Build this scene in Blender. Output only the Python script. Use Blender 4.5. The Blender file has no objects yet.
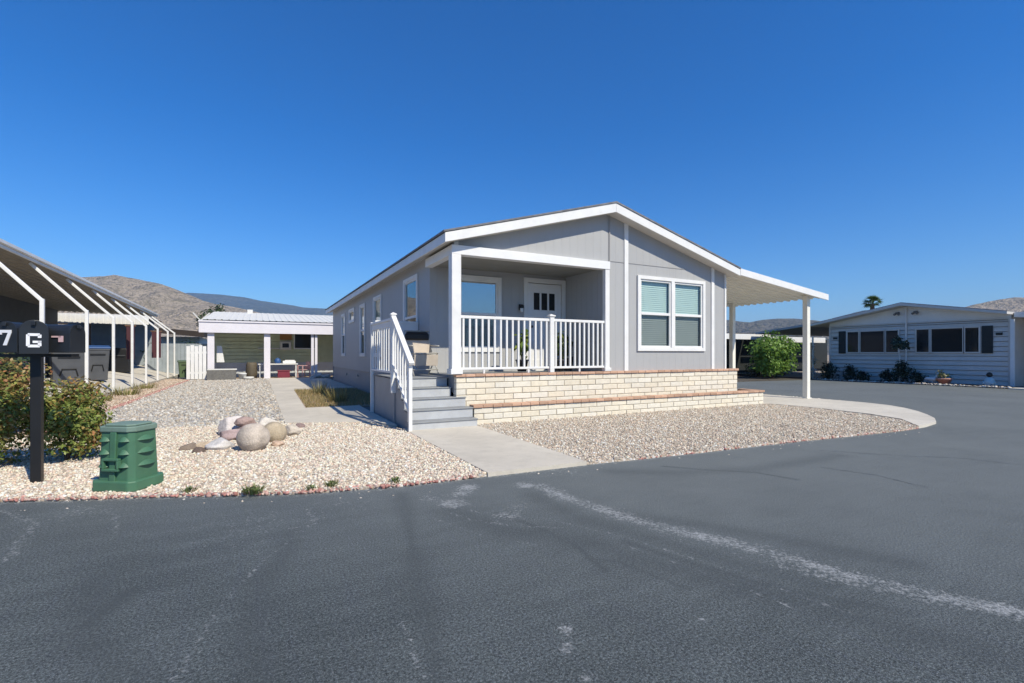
import bpy, math, random
import numpy as np
from mathutils import Vector, Matrix
random.seed(7)
RNG = np.random.default_rng(11)
R = math.radians
scene = bpy.context.scene
COL = scene.collection

# ------------------------------------------------------------------ materials
def new_mat(name):
    m = bpy.data.materials.new(name); m.use_nodes = True
    nt = m.node_tree; nt.nodes.clear()
    out = nt.nodes.new('ShaderNodeOutputMaterial')
    b = nt.nodes.new('ShaderNodeBsdfPrincipled')
    nt.links.new(b.outputs[0], out.inputs[0])
    return m, nt, b, out
def N(nt, t, **kw):
    n = nt.nodes.new(t)
    for k, v in kw.items():
        if k in n.inputs: n.inputs[k].default_value = v
        else: setattr(n, k, v)
    return n
def ramp(nt, fac, stops):
    r = nt.nodes.new('ShaderNodeValToRGB')
    el = r.color_ramp.elements
    while len(el) > 1: el.remove(el[-1])
    for i, (p, c) in enumerate(stops):
        e = el[0] if i == 0 else el.new(p)
        e.position = p
        e.color = (*c, 1) if not isinstance(c, (int, float)) else (c, c, c, 1)
    nt.links.new(fac, r.inputs[0])
    return r.outputs[0]
def mixc(nt, fac, a, b, mode='MIX'):
    m = nt.nodes.new('ShaderNodeMix'); m.data_type = 'RGBA'; m.blend_type = mode
    for sock, v in ((m.inputs[0], fac), (m.inputs[6], a), (m.inputs[7], b)):
        if hasattr(v, 'is_output'): nt.links.new(v, sock)
        elif isinstance(v, (int, float)): sock.default_value = v
        else: sock.default_value = (*v, 1)
    return m.outputs[2]
def math_(nt, op, a, b=0.0, c=0.0):
    m = nt.nodes.new('ShaderNodeMath'); m.operation = op
    for s, v in zip(m.inputs, (a, b, c)):
        if hasattr(v, 'is_output'): nt.links.new(v, s)
        else: s.default_value = v
    return m.outputs[0]
def coords(nt, scale=None):
    tc = nt.nodes.new('ShaderNodeTexCoord'); o = tc.outputs['Object']
    if scale:
        mp = nt.nodes.new('ShaderNodeMapping'); mp.inputs['Scale'].default_value = scale
        nt.links.new(o, mp.inputs[0]); o = mp.outputs[0]
    return o
def noise(nt, co, scale, detail=3, rough=.55):
    n = nt.nodes.new('ShaderNodeTexNoise')
    n.inputs['Scale'].default_value = scale; n.inputs['Detail'].default_value = detail
    n.inputs['Roughness'].default_value = rough
    nt.links.new(co, n.inputs['Vector'])
    return n.outputs['Fac']
def bump(nt, b, h, strength=.3, dist=.01):
    n = nt.nodes.new('ShaderNodeBump'); n.inputs['Strength'].default_value = strength
    n.inputs['Distance'].default_value = dist
    nt.links.new(h, n.inputs['Height']); nt.links.new(n.outputs[0], b.inputs['Normal'])
def paint(name, c, rough=.5, var=.10, dirt=0.0, bs=.08, scale=3.0, metal=0.0, spec=.4):
    """painted or plain surface with faint weathering"""
    m, nt, b, out = new_mat(name)
    co = coords(nt)
    n1 = noise(nt, co, scale, 5, .6); n2 = noise(nt, co, scale*22, 2)
    f = ramp(nt, n1, [(.3, 0.0), (.7, 1.0)])
    col = mixc(nt, f, tuple(x*(1-var) for x in c), tuple(min(1, x*(1+var*.4)) for x in c))
    if dirt:
        n3 = noise(nt, co, scale*1.7, 6, .7)
        col = mixc(nt, ramp(nt, n3, [(.52, 0.0), (.75, dirt)]), col, (.16, .13, .10))
    nt.links.new(col, b.inputs['Base Color'])
    b.inputs['Roughness'].default_value = rough; b.inputs['Metallic'].default_value = metal
    b.inputs['Specular IOR Level'].default_value = spec
    bump(nt, b, n2, bs, .004)
    return m
def siding(name, c, axis, pitch=.2032, rough=.55):
    m, nt, b, out = new_mat(name)
    co = coords(nt)
    sp = nt.nodes.new('ShaderNodeSeparateXYZ'); nt.links.new(co, sp.inputs[0])
    u = math_(nt, 'FRACT', math_(nt, 'MULTIPLY', sp.outputs[axis], 1/pitch))
    g = math_(nt, 'GREATER_THAN', u, .07)
    grain = noise(nt, coords(nt, (40, 40, 2)), 3, 3)
    h = math_(nt, 'ADD', g, math_(nt, 'MULTIPLY', grain, .15))
    n1 = noise(nt, co, .9, 5, .65)
    n3 = noise(nt, coords(nt, (6, 6, .6)), 1.2, 4, .6)
    col = mixc(nt, ramp(nt, n1, [(.3, 0.0), (.7, 1.0)]), tuple(x*.95 for x in c), tuple(x*1.03 for x in c))
    col = mixc(nt, ramp(nt, n3, [(.55, 0.0), (.8, .12)]), col, tuple(x*.72 for x in c))
    nt.links.new(col, b.inputs['Base Color']); b.inputs['Roughness'].default_value = rough
    b.inputs['Specular IOR Level'].default_value = .3
    bump(nt, b, h, .8, .010)
    return m
def vcol(name, rough=.85, bs=.3, scale=60, gain=1.0, attr='col', spec=.2):
    m, nt, b, out = new_mat(name)
    a = N(nt, 'ShaderNodeAttribute', attribute_name=attr)
    co = coords(nt); n = noise(nt, co, scale, 3)
    c = mixc(nt, .6, a.outputs['Color'], ramp(nt, n, [(.25, .55), (.75, 1.0)]), 'MULTIPLY')
    nt.links.new(c, b.inputs['Base Color']); b.inputs['Roughness'].default_value = rough
    b.inputs['Specular IOR Level'].default_value = spec
    bump(nt, b, n, bs, .01)
    return m
def leafmat(name, trans=.35):
    m, nt, b, out = new_mat(name)
    a = N(nt, 'ShaderNodeAttribute', attribute_name='col')
    nt.links.new(a.outputs['Color'], b.inputs['Base Color'])
    b.inputs['Roughness'].default_value = .45; b.inputs['Specular IOR Level'].default_value = .35
    t = nt.nodes.new('ShaderNodeBsdfTranslucent')
    nt.links.new(a.outputs['Color'], t.inputs[0])
    mx = nt.nodes.new('ShaderNodeMixShader'); mx.inputs[0].default_value = trans
    nt.links.new(b.outputs[0], mx.inputs[1]); nt.links.new(t.outputs[0], mx.inputs[2])
    nt.links.new(mx.outputs[0], out.inputs[0])
    return m
def glass(name, tint=(.84, .96, .93), refl=1.0):
    """thin window glass: reflects by angle, lets the blind behind show through"""
    m, nt, b, out = new_mat(name); nt.nodes.remove(b)
    tr = N(nt, 'ShaderNodeBsdfTransparent'); tr.inputs[0].default_value = (*tint, 1)
    gl = N(nt, 'ShaderNodeBsdfGlossy'); gl.inputs['Roughness'].default_value = .015
    gl.inputs[0].default_value = (.95, .98, 1, 1)
    lw = N(nt, 'ShaderNodeLayerWeight'); lw.inputs[0].default_value = .5
    co = coords(nt); nz = noise(nt, co, 1.3, 1)
    bp = N(nt, 'ShaderNodeBump'); bp.inputs['Strength'].default_value = .04; bp.inputs['Distance'].default_value = .02
    nt.links.new(nz, bp.inputs['Height']); nt.links.new(bp.outputs[0], gl.inputs['Normal'])
    f = math_(nt, 'MULTIPLY_ADD', math_(nt, 'POWER', lw.outputs['Facing'], 4.0), .85*refl, .09*refl)
    mx = N(nt, 'ShaderNodeMixShader'); nt.links.new(f, mx.inputs[0])
    nt.links.new(tr.outputs[0], mx.inputs[1]); nt.links.new(gl.outputs[0], mx.inputs[2])
    nt.links.new(mx.outputs[0], out.inputs[0])
    return m
def dark_glass(name, c=(.012, .014, .016)):
    m, nt, b, out = new_mat(name)
    co = coords(nt); nz = noise(nt, co, .8, 2)
    nt.links.new(mixc(nt, nz, c, tuple(x*1.6 for x in c)), b.inputs['Base Color'])
    b.inputs['Roughness'].default_value = .06; b.inputs['Specular IOR Level'].default_value = .4
    return m

GREY = (.395, .396, .395)
M = {}
M['siding_x'] = siding('grey_siding_front', GREY, 0)
M['siding_y'] = siding('grey_siding_side', GREY, 1)
M['white'] = paint('white_trim', (.76, .755, .735), .5, .07, .10)
M['soffit'] = paint('soffit_paint', (.62, .60, .55), .6, .08)
M['cream'] = paint('cream_metal', (.82, .79, .70), .5, .06, .10)
M['beam'] = paint('white_beam', (.76, .76, .755), .5, .05, .05)
M['shingle'] = paint('grey_shingle', (.20, .20, .21), .9, .4, 0, .5, 8)
M['skirt'] = siding('grey_skirting', (.345, .34, .335), 1, .1524)
M['door'] = paint('white_door', (.78, .78, .78), .4, .03)
M['black'] = paint('black_metal', (.014, .014, .015), .42, .2, 0, .05)
M['glass'] = glass('window_glass')
M['mirror'] = glass('coated_window_glass', (.40, .50, .55), 4.0)
M['screen'] = glass('window_glass_with_screen', (.60, .64, .63), .6)
M['dglass'] = dark_glass('dark_glass')
M['room'] = paint('dark_room', (.03, .03, .03), .9)
M['blind'] = paint('white_blind', (.56, .585, .57), .6, .05)
M['step'] = paint('grey_step_paint', (.47, .48, .485), .6, .12, .18, .15)
M['steptread'] = paint('dark_tread_paint', (.27, .28, .285), .7, .15, .2, .2)
M['panel'] = paint('grey_panel_paint', (.345, .34, .335), .6, .08, .08)
M['bluegreypaint'] = paint('dim_white_paint', (.70, .71, .72), .5, .06)

# block masonry
m, nt, b, out = new_mat('slump_block')
a = N(nt, 'ShaderNodeAttribute', attribute_name='col'); co = coords(nt)
n1 = noise(nt, co, 14, 5, .65); n2 = noise(nt, co, 120, 3)
c = mixc(nt, .75, a.outputs['Color'], ramp(nt, n1, [(.25, .78), (.7, 1.0)]), 'MULTIPLY')
nt.links.new(c, b.inputs['Base Color']); b.inputs['Roughness'].default_value = .9
b.inputs['Specular IOR Level'].default_value = .15
bump(nt, b, math_(nt, 'ADD', n1, math_(nt, 'MULTIPLY', n2, .4)), .5, .012)
M['block'] = m
M['mortar'] = paint('mortar', (.43, .385, .31), .95, .2, 0, .4, 9)
M['capbrick'] = vcol('red_cap_brick', .9, .4, 70)

def concrete(name, c, crack=True):
    m, nt, b, out = new_mat(name); co = coords(nt)
    n1 = noise(nt, co, .7, 6, .65); n2 = noise(nt, co, 6, 6, .7); n3 = noise(nt, co, 160, 2)
    col = mixc(nt, ramp(nt, n1, [(.3, 0.0), (.7, 1.0)]), tuple(x*.82 for x in c), tuple(x*1.07 for x in c))
    col = mixc(nt, ramp(nt, n2, [(.5, 0.0), (.8, .45)]), col, tuple(x*.6 for x in c))
    col = mixc(nt, .5, col, ramp(nt, n3, [(.3, .75), (.7, 1.0)]), 'MULTIPLY')
    nt.links.new(col, b.inputs['Base Color']); b.inputs['Roughness'].default_value = .9
    b.inputs['Specular IOR Level'].default_value = .2
    bump(nt, b, math_(nt, 'ADD', n2, n3), .2, .004)
    return m
M['conc'] = concrete('walk_concrete', (.64, .585, .49))
M['conc2'] = concrete('drive_concrete', (.64, .595, .51))
M['conc3'] = concrete('old_concrete', (.44, .40, .34))
M['kerb'] = vcol('red_painted_edging', .9, .5, 50)
M['stone'] = vcol('gravel_stone', .85, .3, 90)
M['rock'] = vcol('garden_rock', .92, .9, 45)
M['leaf'] = leafmat('leaf'); M['leafdark'] = leafmat('leaf_dense', .2)
M['bark'] = paint('bark', (.12, .085, .06), .95, .3, 0, .6, 12)
M['grass'] = leafmat('dry_grass', .25)

def soil(name, c1, c2, fine, speck=None, bs=.6):
    m, nt, b, out = new_mat(name); co = coords(nt)
    v = N(nt, 'ShaderNodeTexVoronoi'); v.inputs['Scale'].default_value = fine; nt.links.new(co, v.inputs['Vector'])
    n1 = noise(nt, co, .9, 5, .6)
    sep = nt.nodes.new('ShaderNodeSeparateColor'); nt.links.new(v.outputs['Color'], sep.inputs[0])
    col = mixc(nt, sep.outputs[0], c1, c2)
    if speck:
        col = mixc(nt, ramp(nt, sep.outputs[1], [(.72, 0.0), (.8, 1.0)]), col, speck)
    col = mixc(nt, ramp(nt, n1, [(.4, 0.0), (.75, .5)]), col, tuple(x*.75 for x in c1))
    nt.links.new(col, b.inputs['Base Color']); b.inputs['Roughness'].default_value = .95
    b.inputs['Specular IOR Level'].default_value = .1
    inv = math_(nt, 'SUBTRACT', 1.0, v.outputs['Distance'])
    bump(nt, b, inv, bs, .02)
    return m
M['gravelbase'] = soil('gravel_bed', (.40, .31, .23), (.62, .54, .45), 38, (.75, .71, .66))
M['greygravel'] = soil('grey_gravel_bed', (.30, .285, .265), (.52, .51, .50), 26, (.66, .65, .63))
M['dirt'] = soil('dry_dirt', (.36, .27, .19), (.46, .36, .26), 30)
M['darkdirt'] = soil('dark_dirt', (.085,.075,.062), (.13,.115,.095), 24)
M['mulch'] = soil('red_mulch', (.10, .045, .03), (.20, .09, .06), 24)
M['ground'] = soil('desert_ground', (.30, .25, .19), (.36, .30, .23), 2.0)

# asphalt with worn patches; the stain and seal-coat marks come from mesh attributes
m, nt, b, out = new_mat('asphalt'); co = coords(nt)
n1 = noise(nt, co, 75, 4, .8); n2 = noise(nt, co, .55, 6, .62)
n3 = noise(nt, coords(nt, (.9, 3.4, 1)), 1.6, 6, .7); n4 = noise(nt, co, 38, 3, .6)
n5 = noise(nt, co, 190, 1)
mpr = nt.nodes.new('ShaderNodeMapping'); mpr.inputs['Rotation'].default_value = (0, 0, .7); mpr.inputs['Scale'].default_value = (14, .8, 1)
nt.links.new(co, mpr.inputs[0]); n6 = noise(nt, mpr.outputs[0], 1.3, 5, .65)
col = mixc(nt, ramp(nt, n2, [(.32, 0.0), (.68, 1.0)]), (.058, .069, .071), (.092, .107, .109))
col = mixc(nt, ramp(nt, n3, [(.42, 0.0), (.72, .6)]), col, (.124, .143, .145))
col = mixc(nt, ramp(nt, n6, [(.45, 0.0), (.7, .45)]), col, (.078, .090, .104))
col = mixc(nt, .9, col, ramp(nt, n1, [(.34, .12), (.5, .85), (.64, 2.0)]), 'MULTIPLY')
col = mixc(nt, ramp(nt, n5, [(.62, 0.0), (.72, .8)]), col, (.36, .37, .375))
wn = N(nt, 'ShaderNodeAttribute', attribute_name='worn')
col = mixc(nt, math_(nt, 'MULTIPLY', wn.outputs['Fac'], math_(nt, 'MULTIPLY_ADD', n2, .6, .3)), col, (.172, .188, .187))
dk = N(nt, 'ShaderNodeAttribute', attribute_name='dark')
col = mixc(nt, math_(nt, 'MULTIPLY', dk.outputs['Fac'], ramp(nt, n4, [(.3, .35), (.6, 1.0)])), col, (.062, .071, .074))
st = N(nt, 'ShaderNodeAttribute', attribute_name='stain')
n7 = noise(nt, co, 11, 4, .65)
sf = math_(nt, 'ADD', st.outputs['Fac'], math_(nt, 'MULTIPLY', math_(nt, 'SUBTRACT', n4, .5), 1.9))
sf = math_(nt, 'ADD', sf, math_(nt, 'MULTIPLY', math_(nt, 'SUBTRACT', n7, .5), 1.1))
sf = ramp(nt, math_(nt, 'MULTIPLY', sf, math_(nt, 'GREATER_THAN', st.outputs['Fac'], .03)), [(.38, 0.0), (.85, .8)])
col = mixc(nt, math_(nt, 'MULTIPLY', sf, ramp(nt, n1, [(.3, .1), (.62, 1.0)])), col, (.46, .47, .47))
nt.links.new(col, b.inputs['Base Color']); b.inputs['Roughness'].default_value = .82
b.inputs['Specular IOR Level'].default_value = .25
bump(nt, b, math_(nt, 'ADD', n1, math_(nt, 'MULTIPLY', n4, .5)), .7, .012)
M['asphalt'] = m
M['tar'] = paint('crack_tar', (.050, .057, .066), .7, .3, 0, .4, 20)

# ------------------------------------------------------------------ mesh helpers
ROOT = {}
def root_loc(o):
    while o is not None and o.parent is not None: o = o.parent
    return np.array(o.location) if o is not None else np.zeros(3)
def tag(o, label=None, cat=None, group=None, kind=None):
    if label: o['label'] = label
    if cat: o['category'] = cat
    if group: o['group'] = group
    if kind: o['kind'] = kind
    return o
def thing(name, loc, label, cat, group=None, rz=0.0):
    o = bpy.data.objects.new(name, None); COL.objects.link(o)
    o.empty_display_size = .2
    o.location = loc; o.rotation_euler = (0, 0, rz)
    return tag(o, label, cat, group)
def raw_obj(name, V, Fc, mat, parent=None, col=None, smooth=False, attrs=None, sizes=None):
    me = bpy.data.meshes.new(name)
    V = np.asarray(V, dtype=np.float32)
    if isinstance(Fc, np.ndarray):
        n, k = Fc.shape
        me.vertices.add(len(V)); me.vertices.foreach_set('co', V.ravel())
        me.loops.add(n*k); me.loops.foreach_set('vertex_index', Fc.astype(np.int32).ravel())
        me.polygons.add(n); me.polygons.foreach_set('loop_start', np.arange(0, n*k, k, dtype=np.int32))
        me.update(calc_edges=True)
    else:
        me.from_pydata(V.tolist(), [], Fc); me.update()
    if col is not None:
        at = me.color_attributes.new('col', 'FLOAT_COLOR', 'POINT')
        c4 = np.ones((len(V), 4), np.float32); c4[:, :3] = col
        at.data.foreach_set('color', c4.ravel())
    for k, a in (attrs or {}).items():
        at = me.attributes.new(k, 'FLOAT', 'POINT'); at.data.foreach_set('value', np.asarray(a, np.float32))
    if smooth: me.polygons.foreach_set('use_smooth', [True]*len(me.polygons))
    me.materials.append(mat)
    o = bpy.data.objects.new(name, me); COL.objects.link(o)
    if parent is not None: o.parent = parent
    return o
class MB:
    def __init__(s): s.v = []; s.f = []; s.c = []; s.cur = (1, 1, 1)
    def add(s, vs, fs):
        k = len(s.v); s.v += [tuple(map(float, p)) for p in vs]; s.c += [s.cur]*len(vs)
        s.f += [tuple(i+k for i in f) for f in fs]
    def box(s, x0, x1, y0, y1, z0, z1):
        s.add([(x0,y0,z0),(x1,y0,z0),(x1,y1,z0),(x0,y1,z0),(x0,y0,z1),(x1,y0,z1),(x1,y1,z1),(x0,y1,z1)],
              [(0,3,2,1),(4,5,6,7),(0,1,5,4),(1,2,6,5),(2,3,7,6),(3,0,4,7)])
    def beam(s, p, q, w, h, up=(0,0,1)):
        """rectangular bar from p to q, w wide, h high"""
        p, q = Vector(p), Vector(q); d = (q-p).normalized(); u = Vector(up)
        a = d.cross(u)
        if a.length < 1e-4: a = d.cross(Vector((1,0,0)))
        a.normalize(); u = a.cross(d).normalized()
        vs = []
        for c in (p, q):
            for i, j in ((-1,-1),(1,-1),(1,1),(-1,1)): vs.append(c + a*(i*w/2) + u*(j*h/2))
        s.add(vs, [(0,1,2,3),(7,6,5,4),(0,4,5,1),(1,5,6,2),(2,6,7,3),(3,7,4,0)])
    def tube(s, pts, r, n=8, r2=None, cap=True):
        pts = [Vector(p) for p in pts]; k = len(s.v); rings = []
        for i, p in enumerate(pts):
            d = (pts[min(i+1, len(pts)-1)]-pts[max(i-1, 0)]).normalized()
            a = d.cross(Vector((0,0,1)))
            if a.length < 1e-3: a = Vector((1,0,0))
            a.normalize(); u = a.cross(d).normalized()
            rr = r if r2 is None else r+(r2-r)*i/(len(pts)-1)
            rings += [p+(a*math.cos(2*math.pi*j/n)+u*math.sin(2*math.pi*j/n))*rr for j in range(n)]
        fs = []
        for i in range(len(pts)-1):
            for j in range(n):
                a0 = i*n+j; b0 = i*n+(j+1) % n
                fs.append((a0, b0, b0+n, a0+n))
        if cap: fs += [tuple(range(n-1, -1, -1)), tuple(range((len(pts)-1)*n, len(pts)*n))]
        s.add(rings, fs)
    def prism(s, poly, z0, z1):
        n = len(poly)
        s.add([(x, y, z0) for x, y in poly]+[(x, y, z1) for x, y in poly],
              [tuple(range(n-1, -1, -1)), tuple(range(n, 2*n))]+[(i, (i+1) % n, n+(i+1) % n, n+i) for i in range(n)])
    def extr_y(s, prof, y0, y1):      # closed x-z profile swept along y
        n = len(prof)
        s.add([(x, y0, z) for x, z in prof]+[(x, y1, z) for x, z in prof],
              [tuple(range(n)), tuple(range(2*n-1, n-1, -1))]+[(i, n+i, n+(i+1) % n, (i+1) % n) for i in range(n)])
    def extr_x(s, prof, x0, x1):      # closed y-z profile swept along x
        n = len(prof)
        s.add([(x0, y, z) for y, z in prof]+[(x1, y, z) for y, z in prof],
              [tuple(range(n-1, -1, -1)), tuple(range(n, 2*n))]+[(i, (i+1) % n, n+(i+1) % n, n+i) for i in range(n)])
    def lathe(s, c, prof, n=20):
        rings = []
        for r, z in prof:
            rings += [(c[0]+r*math.cos(2*math.pi*j/n), c[1]+r*math.sin(2*math.pi*j/n), c[2]+z) for j in range(n)]
        fs = [(i*n+j, i*n+(j+1) % n, (i+1)*n+(j+1) % n, (i+1)*n+j) for i in range(len(prof)-1) for j in range(n)]
        fs += [tuple(range(n-1, -1, -1)), tuple(range((len(prof)-1)*n, len(prof)*n))]
        s.add(rings, fs)
    def quad(s, a, b, c, d): s.add([a, b, c, d], [(0,1,2,3)])
    def build(s, name, mat, parent=None, world=True, bevel=0.0, smooth=False, usecol=False):
        V = np.array(s.v, np.float32)
        if parent is not None and world: V = V - root_loc(parent).astype(np.float32)
        o = raw_obj(name, V, s.f, mat, parent, col=np.array(s.c, np.float32) if usecol else None, smooth=smooth)
        if bevel:
            bv = o.modifiers.new('edge', 'BEVEL'); bv.width = bevel; bv.segments = 2; bv.limit_method = 'ANGLE'
        return o
class Face:
    """an upright wall plane; u runs along it, d points outward"""
    def __init__(s, axis, at): s.axis, s.at = axis, at      # 'y': faces -y, u = x ; 'x': faces -x, u = y
    def p(s, u, d, z): return (u, s.at-d, z) if s.axis == 'y' else (s.at-d, u, z)
    def box(s, mb, u0, u1, d0, d1, z0, z1):
        a, b = s.p(u0, d1, z0), s.p(u1, d0, z1)
        mb.box(min(a[0], b[0]), max(a[0], b[0]), min(a[1], b[1]), max(a[1], b[1]), z0, z1)
    def wall(s, mb, u0, u1, z0, z1, holes=(), depth=.09):
        us = sorted({u0, u1, *[h[0] for h in holes], *[h[1] for h in holes]})
        zs = sorted({z0, z1, *[h[2] for h in holes], *[h[3] for h in holes]})
        for i in range(len(us)-1):
            for j in range(len(zs)-1):
                cu, cz = (us[i]+us[i+1])/2, (zs[j]+zs[j+1])/2
                if any(h[0] < cu < h[1] and h[2] < cz < h[3] for h in holes): continue
                mb.quad(s.p(us[i], 0, zs[j]), s.p(us[i+1], 0, zs[j]), s.p(us[i+1], 0, zs[j+1]), s.p(us[i], 0, zs[j+1]))
        for a, b_, c, d in holes:
            for (p, q) in (((a, c), (b_, c)), ((b_, c), (b_, d)), ((b_, d), (a, d)), ((a, d), (a, c))):
                mb.quad(s.p(p[0], 0, p[1]), s.p(q[0], 0, q[1]), s.p(q[0], -depth, q[1]), s.p(p[0], -depth, p[1]))
    def frame(s, mb, u0, u1, z0, z1, w, d0, d1):
        s.box(mb, u0, u0+w, d0, d1, z0, z1); s.box(mb, u1-w, u1, d0, d1, z0, z1)
        s.box(mb, u0+w, u1-w, d0, d1, z1-w, z1); s.box(mb, u0+w, u1-w, d0, d1, z0, z0+w)

# ------------------------------------------------------------------ vegetation and stones
def leaf_mesh(clumps, n, size, cols, seed, shell=.5, lump=.42, zmin=None):
    """many folded leaves spread through ellipsoid clumps; returns verts, faces, colours"""
    g = np.random.default_rng(seed)
    vol = np.array([c[3]*c[4]*c[5] for c in clumps])**.75; vol /= vol.sum()
    idx = g.choice(len(clumps), n, p=vol)
    C = np.array(clumps)[idx]
    d = g.normal(size=(n, 3)); d /= np.linalg.norm(d, axis=1)[:, None]
    r = g.random(n)**shell
    wob = 1+lump*(np.sin(d[:, 0]*5+idx)+np.sin(d[:, 1]*6+idx*2)+np.sin(d[:, 2]*7+idx*3))/3
    P = C[:, :3]+d*C[:, 3:6]*(r*wob)[:, None]
    if zmin is not None: P[:, 2] = np.maximum(P[:, 2], zmin+g.random(n)*.05)
    nrm = d*.7+g.normal(size=(n, 3))*.55+np.array([0, 0, .45]); nrm /= np.linalg.norm(nrm, axis=1)[:, None]
    t = np.cross(nrm, g.normal(size=(n, 3))); t /= np.linalg.norm(t, axis=1)[:, None]
    b2 = np.cross(nrm, t)
    L = size*(.65+.7*g.random(n))[:, None]
    V = np.stack([P-t*L*.5, P+b2*L*.27+nrm*L*.08, P+t*L*.5, P-b2*L*.27+nrm*L*.08], 1).reshape(-1, 3)
    F = np.arange(4*n).reshape(n, 4)
    pal = np.array(cols); k = g.integers(0, len(pal), n)
    ck = pal[(idx+g.integers(0, 2, n)) % len(pal)]*.5+pal[k]*.5
    ck = ck*(.7+.6*g.random(n))[:, None]
    return V, F, np.repeat(ck, 4, 0)
def blades(P, h, w, cols, seed, lean=.5):
    g = np.random.default_rng(seed); n = len(P)
    a = g.random(n)*6.283; dr = np.stack([np.cos(a), np.sin(a), np.zeros(n)], 1)
    sd = np.stack([-np.sin(a), np.cos(a), np.zeros(n)], 1)
    H = (h*(.5+g.random(n)))[:, None]; W = w
    tip = P+np.array([0, 0, 1.])*H+dr*H*lean*g.random(n)[:, None]
    V = np.stack([P-sd*W, P+sd*W, tip], 1).reshape(-1, 3)
    F = np.arange(3*n).reshape(n, 3)
    pal = np.array(cols); c = pal[g.integers(0, len(pal), n)]*(.75+.5*g.random(n))[:, None]
    return V, F, np.repeat(c, 3, 0)
def in_poly(P, poly):
    x, y = P[:, 0], P[:, 1]; ins = np.zeros(len(P), bool); n = len(poly)
    for i in range(n):
        x1, y1 = poly[i]; x2, y2 = poly[(i+1) % n]
        if y1 == y2: continue
        c = ((y1 > y) != (y2 > y)) & (x < (x2-x1)*(y-y1)/(y2-y1)+x1); ins ^= c
    return ins
def sample_poly(poly, dens, g):
    A = np.array(poly); lo, hi = A.min(0), A.max(0)
    n = int((hi-lo).prod()*dens); P = lo+g.random((n, 2))*(hi-lo)
    return P[in_poly(P, poly)]
PHI = (1+5**.5)/2
ICO = np.array([(-1,PHI,0),(1,PHI,0),(-1,-PHI,0),(1,-PHI,0),(0,-1,PHI),(0,1,PHI),(0,-1,-PHI),(0,1,-PHI),(PHI,0,-1),(PHI,0,1),(-PHI,0,-1),(-PHI,0,1)])/math.sqrt(1+PHI*PHI)
ICOF = np.array([(0,11,5),(0,5,1),(0,1,7),(0,7,10),(0,10,11),(1,5,9),(5,11,4),(11,10,2),(10,7,6),(7,1,8),(3,9,4),(3,4,2),(3,2,6),(3,6,8),(3,8,9),(4,9,5),(2,4,11),(6,2,10),(8,6,7),(9,8,1)])
def stones(P, z, smin, smax, cols, seed, wts=None):
    g = np.random.default_rng(seed); n = len(P)
    q = g.normal(size=(n, 4)); q /= np.linalg.norm(q, axis=1)[:, None]
    w, x, y, zz = q.T
    Rm = np.stack([1-2*(y*y+zz*zz), 2*(x*y-zz*w), 2*(x*zz+y*w), 2*(x*y+zz*w), 1-2*(x*x+zz*zz), 2*(y*zz-x*w),
                   2*(x*zz-y*w), 2*(y*zz+x*w), 1-2*(x*x+y*y)], 1).reshape(n, 3, 3)
    s = smin+(smax-smin)*g.random(n)**2
    sc = s[:, None]*np.stack([1+.3*g.random(n), .7+.3*g.random(n), .5+.3*g.random(n)], 1)
    V = ICO[None]*(1+.35*(g.random((n, 12))-.5))[:, :, None]*sc[:, None, :]
    V = np.einsum('nij,nkj->nki', Rm, V)
    V[:, :, 2] *= .8
    V += np.stack([P[:, 0], P[:, 1], z+s*(.1+.35*g.random(n))], 1)[:, None, :]
    F = (ICOF[None]+(np.arange(n)*12)[:, None, None]).reshape(-1, 3)
    pal = np.array(cols); c = pal[g.choice(len(pal), n, p=wts)]*(.75+.45*g.random(n))[:, None]
    return V.reshape(-1, 3), F, np.repeat(np.clip(c, 0, .85), 12, 0)

# ------------------------------------------------------------------ setting: ground, road, beds, walks
FRONT = [(-14.0, -.4), (-8.0, -1.45), (-5.78, -2.38), (-5.32, -2.59), (-4.69, -2.86), (-4.07, -3.08), (-3.57, -3.3), (-2.91, -3.57), (-2.0, -3.75), (-1.58, -3.77),
         (-1.19, -3.77), (-.55, -3.81), (.23, -3.81), (.99, -3.88), (2.01, -3.95), (2.79, -3.98), (3.83, -4.03), (4.96, -4.12), (6.65, -4.24), (7.2, -4.22)]
def sheet(name, poly, z, mat, kind='structure', z0=None):
    mb = MB()
    if z0 is None: mb.add([(x, y, z) for x, y in poly], [tuple(range(len(poly)))])
    else: mb.prism(poly, z0, z)
    o = mb.build(name, mat); o['kind'] = kind
    return o
mb = MB(); S = 6000
mb.quad((-S,-S,-.06),(S,-S,-.06),(S,S,-.06),(-S,S,-.06))
tag(mb.build('ground', M['ground']), kind='structure')

# road sheet: a fine grid near the camera carries the marks
def seg_dist(P, line):
    d = np.full(len(P), 9.)
    for a, b_ in zip(line[:-1], line[1:]):
        a, b_ = np.array(a), np.array(b_); ab = b_-a
        t = np.clip(((P-a)@ab)/(ab@ab), 0, 1); d = np.minimum(d, np.linalg.norm(P-(a+t[:, None]*ab), axis=1))
    return d
gx = np.arange(-6, 6.001, .025); gy = np.arange(-8.2, -2.0, .025)
GX, GY = np.meshgrid(gx, gy); P = np.stack([GX.ravel(), GY.ravel()], 1)
main = [(-.86,-4.26),(-.74,-4.48),(-.71,-4.92),(-.61,-5.43),(-.44,-5.91),(-.29,-6.32),(-.18,-6.67),(-.08,-6.98),(.03,-7.23),(.14,-7.44),(.25,-7.65),(.5,-8.1)]
stain = np.exp(-(seg_dist(P, main)/(.10+.05*np.sin(P[:, 1]*5+P[:, 0]*7)**2))**2)*(.62+.10*np.sin(P[:, 1]*9))
stain += np.exp(-(seg_dist(P, [(-.68,-5.9),(-.5,-6.3),(-.36,-6.67),(-.22,-7.0),(-.1,-7.3)])/.05)**2)*.18
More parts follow.
